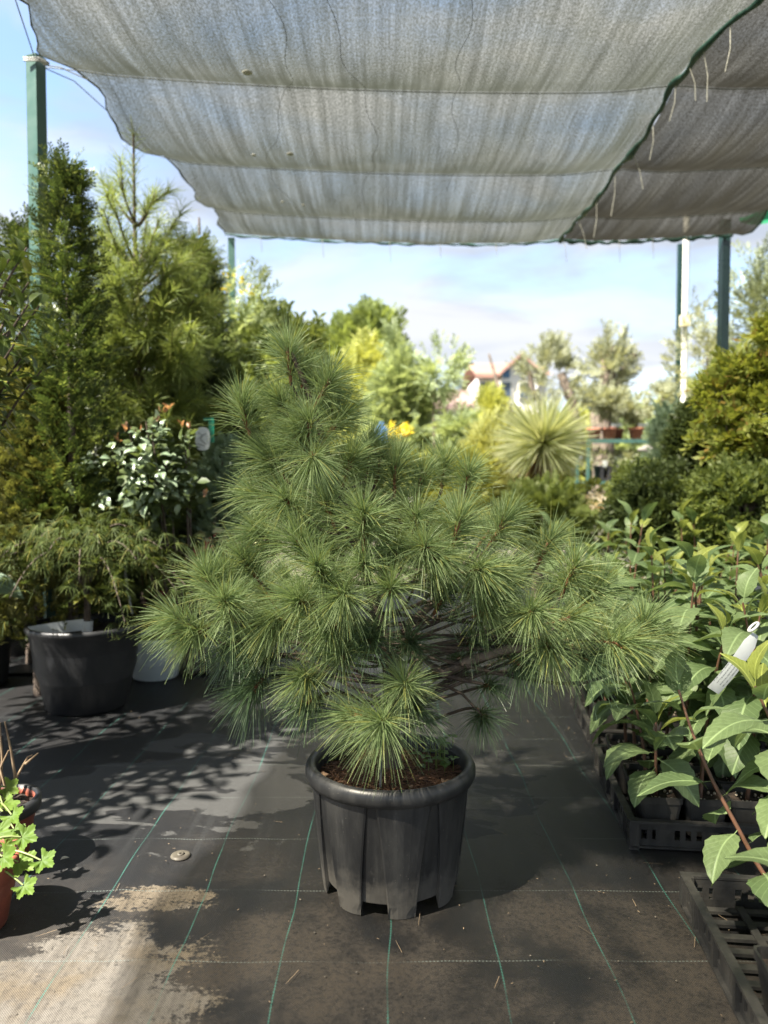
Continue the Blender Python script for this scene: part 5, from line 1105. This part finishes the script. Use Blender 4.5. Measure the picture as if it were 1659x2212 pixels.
# tufts: (px, py, Y, axis x right, axis z up, axis toward the camera, size, dark)
TUFTS = [
 (622, 752, 2.20, -0.05, 1.0, 0.25, 1.00, 0), (520, 872, 2.18, -0.25, 1.0, 0.25, 0.95, 0), (668, 905, 2.10, 0.1, 0.9, 0.55, 1.05, 0), (676, 985, 2.02, 0.05, 0.25, 0.9, 0.85, 0),
 (785, 1105, 1.97, 0.0, 0.95, 0.5, 1.15, 0), (992, 1122, 2.0, 0.15, 0.95, 0.5, 1.2, 0), (785, 1217, 1.93, -0.05, 0.35, 0.9, 0.7, 0), (740, 1285, 1.92, -0.1, 0.2, 0.95, 0.85, 0),
 (845, 1275, 1.90, 0.05, 0.15, 0.95, 0.88, 0), (683, 1222, 1.96, -0.35, 0.8, 0.55, 1.1, 0), (918, 1182, 1.95, 0.1, 0.3, 0.9, 0.75, 0), (945, 1205, 1.96, 0.3, 0.0, 0.9, 0.85, 0),
 (482, 1298, 1.96, -0.15, 0.6, 0.75, 1.15, 0), (375, 1335, 2.0, -0.75, 0.55, 0.35, 1.0, 0), (420, 1370, 2.0, -0.3, -0.1, 0.8, 0.8, 0), (1152, 1322, 1.94, 0.1, 0.35, 0.9, 1.1, 0), (1243, 1218, 2.06, 0.3, 0.95, 0.3, 1.05, 0),
 (1395, 1342, 1.98, 0.35, 0.95, 0.25, 1.0, 0), (1345, 1392, 1.92, 0.4, 0.1, 0.8, 1.0, 0), (1420, 1380, 1.98, 0.9, 0.2, 0.35, 0.9, 0), (875, 1478, 1.95, 0.1, 0.45, 0.8, 1.05, 0), (735, 1415, 1.97, -0.1, 0.4, 0.85, 0.85, 0),
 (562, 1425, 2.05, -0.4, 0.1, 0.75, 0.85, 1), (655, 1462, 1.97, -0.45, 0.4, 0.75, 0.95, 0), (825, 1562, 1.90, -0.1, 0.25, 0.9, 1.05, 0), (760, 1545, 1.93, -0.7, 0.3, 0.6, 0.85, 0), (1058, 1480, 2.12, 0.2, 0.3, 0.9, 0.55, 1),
 (1045, 1552, 2.1, 0.15, -0.1, 0.9, 0.6, 1), (1040, 1382, 2.2, 0.1, 0.5, 0.8, 0.6, 1), (855, 1000, 2.25, 0.05, 1.0, 0.2, 1.0, 0), (1012, 1020, 2.3, 0.15, 1.0, 0.15, 0.9, 0), (915, 1025, 2.3, 0.3, 0.9, 0.2, 0.95, 0),
 (575, 985, 2.2, -0.55, 0.7, 0.4, 1.05, 0), (612, 1075, 2.12, -0.5, 0.6, 0.6, 1.05, 0), (545, 1065, 2.24, -0.8, 0.5, 0.3, 0.95, 0), (560, 1150, 2.14, -0.6, 0.55, 0.5, 1.0, 0), (640, 1165, 2.06, -0.45, 0.75, 0.5, 1.1, 0),
 (715, 815, 2.2, 0.5, 0.85, 0.2, 0.95, 0), (740, 900, 2.22, 0.6, 0.7, 0.2, 0.95, 0), (600, 860, 2.2, -0.4, 0.8, 0.4, 0.9, 0), (1095, 1120, 2.12, 0.5, 0.85, 0.25, 1.05, 0), (1190, 1165, 2.16, 0.4, 0.9, 0.2, 0.9, 0),
 (1300, 1270, 2.06, 0.6, 0.7, 0.3, 0.95, 0), (1040, 1230, 1.98, 0.4, 0.2, 0.85, 1.0, 0), (1085, 1245, 2.05, 0.6, 0.3, 0.6, 0.95, 0), (440, 1240, 2.06, -0.45, 0.9, 0.25, 0.95, 0), (520, 1205, 2.12, -0.5, 0.75, 0.35, 0.95, 0),
 (1235, 1335, 1.99, 0.5, 0.3, 0.7, 0.95, 0), (1190, 1400, 1.98, 0.2, -0.1, 0.9, 0.85, 0), (1275, 1425, 1.98, 0.5, 0.0, 0.75, 0.8, 1), (545, 1490, 2.02, -0.35, -0.25, 0.8, 0.8, 1), (590, 1335, 2.0, -0.5, 0.35, 0.7, 1.05, 0),
 (640, 1300, 1.95, -0.5, 0.2, 0.75, 1.0, 0), (700, 1075, 2.08, -0.25, 0.85, 0.5, 1.0, 0), (900, 1110, 2.08, 0.1, 0.9, 0.45, 1.0, 0), (860, 1180, 2.02, 0.1, 0.8, 0.6, 0.95, 0), (760, 990, 2.18, 0.3, 0.85, 0.4, 0.95, 0),
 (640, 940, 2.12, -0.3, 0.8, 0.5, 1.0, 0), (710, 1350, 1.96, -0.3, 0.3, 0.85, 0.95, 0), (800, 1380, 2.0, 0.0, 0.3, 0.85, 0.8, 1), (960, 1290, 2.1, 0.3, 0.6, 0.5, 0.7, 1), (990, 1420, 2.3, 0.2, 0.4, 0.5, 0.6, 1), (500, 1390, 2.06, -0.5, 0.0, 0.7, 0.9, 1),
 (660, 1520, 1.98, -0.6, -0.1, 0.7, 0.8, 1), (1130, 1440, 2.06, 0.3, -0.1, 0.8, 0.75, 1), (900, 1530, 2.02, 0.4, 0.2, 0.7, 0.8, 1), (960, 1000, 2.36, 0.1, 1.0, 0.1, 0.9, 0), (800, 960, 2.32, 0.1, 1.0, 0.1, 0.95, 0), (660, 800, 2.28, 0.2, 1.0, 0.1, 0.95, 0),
]
TUFTS += [(1060, 1320, 2.03, 0.45, 0.3, 0.75, 0.85, 0), (1015, 1385, 2.14, 0.3, 0.3, 0.7, 0.7, 1), (885, 1390, 2.06, 0.2, 0.4, 0.8, 0.75, 1)]
# shoots at the back of the crown, seen through and from the side
for px, py in ((560, 1250), (620, 1230), (700, 1180), (780, 1130), (870, 1090), (960, 1110), (1050, 1150), (1130, 1220), (1200, 1280), (650, 1360), (560, 1320), (480, 1260), (740, 1060), (660, 1010), (610, 960), (1000, 1220), (900, 1230), (820, 1200), (750, 1220), (1090, 1330), (1250, 1330), (1330, 1330), (640, 1120), (700, 930)):
    TUFTS.append((px + rng.uniform(-15, 15), py + rng.uniform(-15, 15), 2.32 + rng.uniform(-0.05, 0.35), (px-800)/500.0, 0.7, rng.uniform(-0.4, 0.3), 0.95, 0))
for _ in range(14):
    q = TUFTS[rng.integers(0, 60)]; others = sorted(TUFTS[:72], key=lambda w: abs(math.hypot(w[0]-q[0], w[1]-q[1]) - 95))[:5]; w = others[rng.integers(0, 5)]
    if q[1] > 1400 or w[1] > 1420: continue
    TUFTS.append(((q[0]+w[0])/2 + rng.uniform(-20, 20), (q[1]+w[1])/2 + rng.uniform(-20, 20), (q[2]+w[2])/2 + rng.uniform(0.03, 0.14), (q[3]+w[3])/2 + rng.normal()*0.15, (q[4]+w[4])/2 + 0.15, (q[5]+w[5])/2*0.8, 0.98, 0))
def tuft(px, py, Y, ax, az, ac, size, dark):
    tip = at(px, py, Y); A = nrm(np.array((ax, -ac, az))) ; n = int(420*size**1.2)
    Ls = 0.085*size
    base = tip - A*Ls
    f = rng.uniform(0, 1, n)**0.75                              # 1 at the bud
    B = base + A*(Ls*f)[:, None] + rng.normal(size=(n, 3))*0.0025
    s1 = nrm(np.cross(A, (0.31, 0.2, 0.9))); s2 = np.cross(A, s1); ph_ = np.floor(rng.uniform(0, 60, n))*2.399 + rng.normal(size=n)*0.06
    ang = R(10) + (1 - f)*R(42) + np.abs(rng.normal(size=n))*R(22)
    D = A*np.cos(ang)[:, None] + (s1*np.cos(ph_)[:, None] + s2*np.sin(ph_)[:, None])*np.sin(ang)[:, None]
    size *= rng.uniform(0.80, 1.16); bias = rng.normal(size=3)*0.16 + np.array((0, 0, 0.05))
    D = nrm(D + rng.normal(size=(n, 3))*0.13 + bias*(0.4 + f[:, None]))
    L = 0.128*size**0.6*rng.uniform(0.68, 1.12, n)
    g = MB(); g.strips(B, D, L, 0.00175, 4, rng.uniform(0.08, 0.36, n), 0.4)
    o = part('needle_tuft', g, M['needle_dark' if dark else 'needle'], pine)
    b = MB(); b.tube([base - A*0.02, base, tip - A*0.01, tip + A*0.003], [0.0045, 0.0055, 0.0072, 0.001], 6)
    m_ = 44; ff = rng.uniform(0, 1, m_); P = base + A*(Ls*ff)[:, None]; pp = rng.uniform(0, 6.3, m_); dd = nrm(A*0.9 + (s1*np.cos(pp)[:, None] + s2*np.sin(pp)[:, None])); b.strips(P, dd, 0.019, 0.0036, 1, 0.0, 0.2)
    part('bud', b, M['bud'], o)
    # branch back to the trunk
    hd = math.hypot(base[0] - PC[0], base[1] - PC[1])
    i = int(np.argmin(np.abs(TR[:, 2] - max(min(base[2] - 0.04 - 0.16*hd*rng.uniform(0.2, 1.6), 1.45), rng.uniform(0.50, 0.74) if base[2] > 0.7 else 0.42))))
    s0 = TR[i]; d = np.linalg.norm(base - s0); c1 = s0 + nrm(base - s0)*d*0.4 + np.array((0, 0, -0.02)); c2 = base - A*d*0.35
    u = np.linspace(0, 1, 12)[:, None]; P = (1-u)**3*s0 + 3*u*(1-u)**2*c1 + 3*u*u*(1-u)*c2 + u**3*base
    w = MB(); w.tube(P, np.linspace(0.004 + 0.0035*d, 0.0040, 12), 6); part('branch', w, M['bark'], pine)
for q in TUFTS: tuft(*q)
# the heavy bare lower limb at right
w = MB(); w.tube([TR[2], at(905, 1420, 2.17), at(960, 1455, 2.14), at(1010, 1428, 2.12), at(1100, 1402, 2.08), at(1200, 1400, 2.04), at(1300, 1402, 1.99)], [0.018, 0.016, 0.014, 0.014, 0.012, 0.009, 0.006], 8); part('branch', w, M['grey_bark'], pine)
w = MB(); w.tube([TR[4], at(880, 1350, 2.2), at(940, 1300, 2.2), at(985, 1255, 2.12)], [0.016, 0.013, 0.011, 0.007], 8); part('branch', w, M['grey_bark'], pine)
w = MB(); w.tube([at(955, 1458, 2.14), at(1005, 1470, 2.13), at(1045, 1478, 2.12)], [0.007, 0.006, 0.004], 6); w.tube([at(960, 1480, 2.14), at(1000, 1500, 2.12), at(1040, 1545, 2.1)], [0.005, 0.004, 0.003], 6); part('branch', w, M['bark'], pine)

# ================================================================== seedlings in trays at right
M['seed_leaf'] = leafy('seedling_leaf', (0.10, 0.155, 0.065), (0.18, 0.25, 0.11), 0.46, 0.32, 0.35, veins=True, tcol=(0.25, 0.35, 0.06))
M['young_leaf'] = leafy('young_seedling_leaf', (0.20, 0.24, 0.05), (0.27, 0.31, 0.07), 0.42, 0.35, 0.45, veins=True, tcol=(0.40, 0.45, 0.08))
M['stem'] = plain('reddish_stem', (0.16, 0.075, 0.045), 0.55, (0.09, 0.05, 0.03), 30)
sl = [leaf_mesh('seedling_leaf', w, M['seed_leaf'], 0.05, f, c_, 12, 0.03, q) for q, (w, f, c_) in enumerate(((0.50, 0.22, 0.2), (0.55, 0.28, 0.35), (0.47, 0.18, 0.1), (0.54, 0.32, 0.45), (0.58, 0.14, 0.25)))]
yl = [leaf_mesh('young_leaf', w, M['young_leaf'], 0.06, f, c_, 12, 0.03, 9 + q) for q, (w, f, c_) in enumerate(((0.36, 0.4, 0.15), (0.42, 0.3, 0.3)))]
# one square pot and one soil top, shared
def pot_mesh():
    b = MB(); s0, s1, h = 0.050, 0.068, 0.125
    def ring(s_, z, r=0.012):
        P = []
        for cx, cy, a0 in ((1, 1, 0), (-1, 1, 90), (-1, -1, 180), (1, -1, 270)):
            for k in (0, 45, 90): P.append((cx*(s_ - r) + r*math.cos(R(a0 + k)), cy*(s_ - r) + r*math.sin(R(a0 + k)), z))
        return P
    rings = [ring(s0*0.3, 0.002), ring(s0, 0.0), ring(s1 - 0.003, h - 0.022), ring(s1, h - 0.021), ring(s1 + 0.001, h), ring(s1 - 0.004, h), ring(s1 - 0.005, h - 0.03), ring(s0, 0.01)]
    V = np.array(rings).reshape(-1, 3); n = 12; i, j = np.meshgrid(np.arange(len(rings)-1), np.arange(n), indexing='ij'); j2 = (j+1) % n
    b.add(V, np.stack((i*n+j, i*n+j2, (i+1)*n+j2, (i+1)*n+j), -1).reshape(-1, 4)); me = b.mesh('square_pot', smooth=False); me.materials.append(M['dusty_plastic'])
    c = MB(); u = np.linspace(-1, 1, 8)*(s1 - 0.006); gx, gy = np.meshgrid(u, u, indexing='ij'); c.grid(np.stack((gx, gy, 0.103 + rng.uniform(-0.004, 0.004, gx.shape)), -1)); ms = c.mesh('pot_soil'); ms.materials.append(M['soil'])
    d = MB()
    for _ in range(16): d.blob((rng.uniform(-1, 1)*0.055, rng.uniform(-1, 1)*0.055, 0.108), rng.uniform(0.002, 0.006), 6, 4, 0.3)
    mp = d.mesh('perlite'); mp.materials.append(plain('perlite', (0.55, 0.48, 0.38), 0.9, (0.4, 0.33, 0.25), 60)); return me, ms, mp
pot_me, soil_me, perl_me = pot_mesh()
EV = nrm(np.array((0.11, 1.0, 0))); EU = nrm(np.array((1.0, -0.11, 0)))
SEED_G, TRAY_G = 'broad-leaved seedlings potted in trays', 'black nursery trays at the right'
def seedling(pos, yaw, height, label, lean=(0, 0), nl=15, path=None, seed=0, big=1.0, bare=0.25):
    r = np.random.default_rng(seed); pos = np.asarray(pos, float)
    t = thing('potted_seedling', label, 'seedling', pos, SEED_G)
    ux = np.array((math.cos(yaw), math.sin(yaw), 0))
    for nm, me in (('pot', pot_me), ('soil', soil_me), ('perlite', perl_me)):
        o = inst(nm, me, t, pos, ux, (0, 0, 1), 1.0)
        if nm == 'perlite': o['kind'] = 'stuff'
    if path is None:
        b = pos + (0, 0, 0.10); e = pos + np.array((lean[0], lean[1], height)); m = b*0.5 + e*0.5 + r.normal(size=3)*0.03 + np.array((-lean[0]*0.25, -lean[1]*0.25, 0)); u = np.linspace(0, 1, 14)[:, None]
        P = (1-u)**2*b + 2*u*(1-u)*m + u*u*e
    else:
        K = np.array([pos + (0, 0, 0.10)] + list(path)); s_ = np.linspace(0, len(K)-1, 18); P = np.stack([np.interp(s_, np.arange(len(K)), K[:, q]) for q in range(3)], -1); P[1:-1] = (P[:-2] + 2*P[1:-1] + P[2:])/4
    w = MB(); w.tube(P, np.linspace(0.0068, 0.003, len(P)), 7); part('stem', w, M['stem'], t)
    N = len(P); a0 = r.uniform(0, 6)
    for k in range(nl):
        f = 1 - (k/nl)*(1 - bare); i = f*(N-1); b = np.array([np.interp(i, np.arange(N), P[:, q]) for q in range(3)]); ax = nrm(P[min(N-1, int(i)+1)] - P[max(0, int(i)-1)])
        a = a0 + k*2.4; s1 = nrm(np.cross(ax, (0.2, 0.1, 1.0) if abs(ax[2]) < 0.95 else (1, 0, 0))); s2 = np.cross(ax, s1); rad = s1*math.cos(a) + s2*math.sin(a)
        young = k < 4
        X = nrm(ax*(1.3 - 0.28*k if young else 0.24) + rad*(0.55 + 0.12*k if young else 1.0) + np.array((0, 0, 0.12 - 0.05*k if not young else 0.1)) + r.normal(size=3)*0.15)
        Z = nrm(ax - rad*0.35 + np.array((0, 0, 0.7)) + r.normal(size=3)*0.22)
        L = (r.uniform(0.10, 0.14) if young else r.uniform(0.14, 0.20))*big
        if young and r.uniform() < 0.55: inst('leaf', yl[r.integers(0, 2)], t, b, X, Z, L)
        else: inst('leaf', sl[r.integers(0, 5)], t, b, X, Z, (L, L*r.uniform(0.9, 1.15), L))
    return t
TW, TL, TH = 0.46, 0.66, 0.085
def tray(o, label):
    t = thing('nursery_tray', label, 'tray', (o[0], o[1], 0.006), TRAY_G); O = np.array((o[0], o[1], 0.006))
    yaw = math.atan2(EU[1], EU[0])
    def bx(g, u, v, z, du, dv, dz): g.box(O + EU*u + EV*v + np.array((0, 0, z)), (du, dv, dz), yaw)
    g = MB()
    for k in range(11): bx(g, TW/2, 0.03 + k*(TL-0.06)/10, 0.012, TW - 0.03, 0.022, 0.008)
    for k in range(5): bx(g, 0.03 + k*(TW-0.06)/4, TL/2, 0.0165, 0.02, TL - 0.03, 0.006)
    part('base_grid', g, M['dusty_plastic'], t, smooth=False)
    def wall(along_u, off):
        g = MB(); L = TW if along_u else TL
        f = (lambda s_, w, z, h, th: bx(g, s_, off, z, w, th, h)) if along_u else (lambda s_, w, z, h, th: bx(g, off, s_, z, th, w, h))
        f(L/2, L - 0.02, 0.018, 0.020, 0.008); f(L/2, L - 0.02, 0.069, 0.022, 0.0078)
        n = int(L/0.035)
        for k in range(n + 1): f(0.015 + k*(L - 0.03)/n, 0.016, 0.043, 0.034, 0.0074)
        for k in (0.2, 0.5, 0.8): f(L*k, 0.05, 0.043, 0.0345, 0.0086)
        part('side_wall', g, M['dusty_plastic'], t, smooth=False)
    for q in (0.0, TL): wall(True, q)
    for q in (0.0, TW): wall(False, q)
    g = MB()
    for q in (-0.006, TL + 0.006): bx(g, TW/2, q, TH, TW + 0.03, 0.022, 0.007); bx(g, TW/2, q*1.0, 0.006, TW + 0.02, 0.018, 0.006)
    for q in (-0.006, TW + 0.006): bx(g, q, TL/2, TH + 0.0005, 0.022, TL + 0.012, 0.0075); bx(g, q, TL/2, 0.0065, 0.018, TL, 0.0065)
    for cu in (0, 1):
        for cv in (0, 1): bx(g, cu*TW, cv*TL, TH/2, 0.030, 0.030, TH + 0.006)
        for k in range(4): bx(g, cu*(TW + 0.016) - 0.008 if cu else -0.008, 0.1 + k*0.15, 0.045, 0.012, 0.018, 0.07)
    part('rim', g, M['dusty_plastic'], t, smooth=False)
    return O
trays = [((0.735, 1.35), 'near', 'half-empty black tray in the lower right corner, nearest of all'), ((0.775, 2.345), 'second', 'black tray right of the pine pot, second from the corner'), ((0.885, 3.20), 'third', 'black tray behind the second one, below the pine branch tips'),
         ((0.985, 4.02), 'fourth', 'farthest black tray of the row nearest the path'), ((1.27, 2.30), 'second inner', 'black tray tucked behind the second tray, hidden under leaves'), ((1.38, 3.14), 'third inner', 'black tray to the right of the third tray, under leaves'), ((1.48, 3.96), 'fourth inner', 'far black tray right of the fourth, in leaf shade'), ((1.88, 3.08), 'outer', 'outermost black tray near the right frame edge')]
rows = ('front', 'second', 'third', 'back'); colsn = ('path-side', 'middle', 'far-side')
sd = 100
for (o, nm, lab) in trays:
    O = tray(o, lab)
    if nm == 'near': continue
    for v in range(4):
        for u in range(3):
            if 'inner' in nm or nm == 'outer':
                if (u + v) % 2 and rng.uniform() < 0.75: continue
            elif nm == 'third' and v == 0 and u == 0: continue
            elif rng.uniform() < 0.10: continue
            sd += 1
            p = O + EU*(0.09 + 0.14*u + rng.uniform(-0.005, 0.005)) + EV*(0.095 + 0.155*v) + np.array((0, 0, 0.022))
            edge = 0.8 if (u == 0 and nm in ('second', 'third')) else 1.0
            H = rng.uniform(0.62, 0.92)*edge
            if nm == 'second': H = rng.uniform(0.50, 0.84) if u else (0.36, 0.46, 0.55, 0.5)[v]
            seedling(p, math.atan2(EU[1], EU[0]) + rng.uniform(-0.08, 0.08), H, f'green seedling in {nm} tray, {rows[v]} row, {colsn[u]} pot',
                     (rng.uniform(-0.10, 0.12) - (0.06 if u == 0 else 0), rng.uniform(-0.1, 0.06)), int(rng.integers(17, 24)) if not (u == 0 and nm == 'second') else 12, seed=sd, bare=0.28)
# nearest tray: three leaning plants
O = np.array((*trays[0][0], 0.006))
p = O + EU*0.27 + EV*0.40 + np.array((0, 0, 0.022))
seedling(p, -0.1, 0.6, 'tall seedling leaning left over the tray gap, brown stem bare below', path=[at(1655, 1905, 1.86), at(1600, 1800, 1.88), at(1535, 1680, 1.92), at(1492, 1575, 1.95), at(1466, 1490, 1.98)], nl=15, seed=7, bare=0.12)
p = O + EU*0.092 + EV*0.19 + np.array((0, 0, 0.022))
seedling(p, -0.12, 0.42, 'short seedling in the lower right corner pot of the nearest tray', (0.10, 0.0), 9, seed=8, bare=0.35)
p = O + EU*0.33 + EV*0.50 + np.array((0, 0, 0.022))
seedling(p, 0.1, 0.62, 'seedling at the right frame edge above the nearest tray', (-0.22, 0.03), 18, seed=9, bare=0.4)
p = O + EU*0.36 + EV*0.07 + np.array((0, 0, 0.022))
seedling(p, 0.0, 0.3, 'small seedling cut off by the lower right frame corner', (0.05, -0.02), 6, seed=10, bare=0.4)
# printed plant label among the seedlings
def text_tag_mat():
    t = NT('printed_label'); co = t.n('ShaderNodeTexCoord').outputs['UV']; sp = t.n('ShaderNodeSeparateXYZ', {'Vector': co}); u, v = sp.outputs[0], sp.outputs[1]
    rows_ = t.ramp(t.math('SINE', t.math('MULTIPLY', v, 6.283*4)), 0.1, 0.5)
    mp = t.n('ShaderNodeMapping', {'Vector': co, 'Scale': (60, 7, 1)}).outputs[0]; w = t.ramp(t.noise(mp, 1.0, 2, 0.8), 0.45, 0.5)
    msk = t.math('MULTIPLY', t.math('MULTIPLY', rows_, w), t.math('MULTIPLY', t.ramp(u, 0.12, 0.14), t.ramp(u, 0.52, 0.55, 1, 0)))
    b = t.n('ShaderNodeBsdfPrincipled', {'Base Color': t.mix(t.math('MULTIPLY', msk, 0.75), (0.46, 0.49, 0.50), (0.10, 0.11, 0.13)), 'Roughness': 0.45}); t.link(b.outputs[0], t.out.inputs['Surface']); return t.m
c0, c1, c2 = at(1540, 1492, 2.13), at(1590, 1440, 2.1), at(1632, 1370, 2.12)
t = thing('plant_label', 'white curved plastic plant label looped on a seedling stem', 'label', c2)
P = []
for u in np.linspace(0, 1, 14):
    c = (1-u)**2*c0 + 2*u*(1-u)*c1 + u*u*c2; d = nrm(2*(1-u)*(c1-c0) + 2*u*(c2-c1)); s_ = nrm(np.cross(d, (0.1, -1, 0.15)))*0.019*(1 if u < 0.85 else 1 - 0.5*(u-0.85)/0.15)
    P.append([c - s_, c + np.array((0, -0.003, 0)), c + s_])
g = MB(); g.grid(np.array(P)); part('strip', g, text_tag_mat(), t)
g = MB(); a = np.linspace(0, 2*PI, 18); g.tube(np.stack((c2[0] + 0.012*np.cos(a) - 0.006, c2[1] + 0.012*np.sin(a), c2[2] + 0.02 + 0.012*np.cos(a)), -1), 0.004, 5); part('loop', g, M['tag'], t)

# ================================================================== small things on the cloth
c = at(390, 1847, 2.30); c = np.array((*on_plane(390, 1847, 0.008), 0.006)); t = thing('ground_peg', 'round dusty disc peg pinning the cloth left of the pot', 'peg', c)
g = MB(); g.lathe([(0, 0.004), (0.012, 0.0045), (0.024, 0.006), (0.0285, 0.0035), (0.030, 0.0)], c, 30); part('disc', g, M['galv'], t)
g = MB(); g.lathe([(0.004, 0.008), (0.010, 0.010), (0.011, 0.004)], c, 16); part('nail_head', g, M['galv'], t)
g = MB(); c = np.array((*on_plane(130, 1856, 0.01), 0.008)); T = T_leaf(4, 0.6, 0.3, 0.1); g.scatter(T, np.array([c]), np.array([[0.8, 0.5, 0.1]]), np.array([[0, 0, 1.0]]), np.array([0.026]))
solo('white_petal', g, GY_['white'], 'single white petal lying beside the front geranium', 'petal', base=c)
n = 330; X = rng.uniform(-1.3, 0.95, n); Yv = rng.uniform(1.45, 4.2, n); a = rng.uniform(0, 2*PI, n); g = MB()
P = np.stack((X, Yv, np.full(n, 0.013)), -1); D = np.stack((np.cos(a), np.sin(a), np.zeros(n)), -1)
k = np.where(rng.uniform(size=n) < 0.16, rng.uniform(0.03, 0.07, n), rng.uniform(0.002, 0.008, n))
g.strips(P, D, k, np.where(k > 0.02, 0.0014, 0.0026), 3, 0.0, 0.5, side=np.stack((-np.sin(a), np.cos(a), np.zeros(n)), -1)); part('litter', g, leafy('scattered_litter', (0.06, 0.045, 0.03), (0.30, 0.22, 0.14), 0.8, 0.0), kind='stuff')
n = 90; g = MB(); X = rng.uniform(-1.2, 0.9, n); Yv = rng.uniform(1.45, 3.6, n)
g.scatter((np.array([(-1, -1, 0), (1, -1, 0.3), (0.9, 1, 0.6), (-1, 0.8, 0.2), (0, 0, 1.1)], float), np.array([(0, 1, 4), (1, 2, 4), (2, 3, 4), (3, 0, 4)])), np.stack((X, Yv, np.full(n, 0.0085)), -1), sphere_dirs(n)*np.array((1, 1, 0.05)), np.repeat([[0, 0, 1.0]], n, 0), rng.uniform(0.0008, 0.0026, n)); part('grit', g, plain('grit', (0.03, 0.028, 0.025), 0.9, (0.2, 0.17, 0.13), 3), kind='stuff')
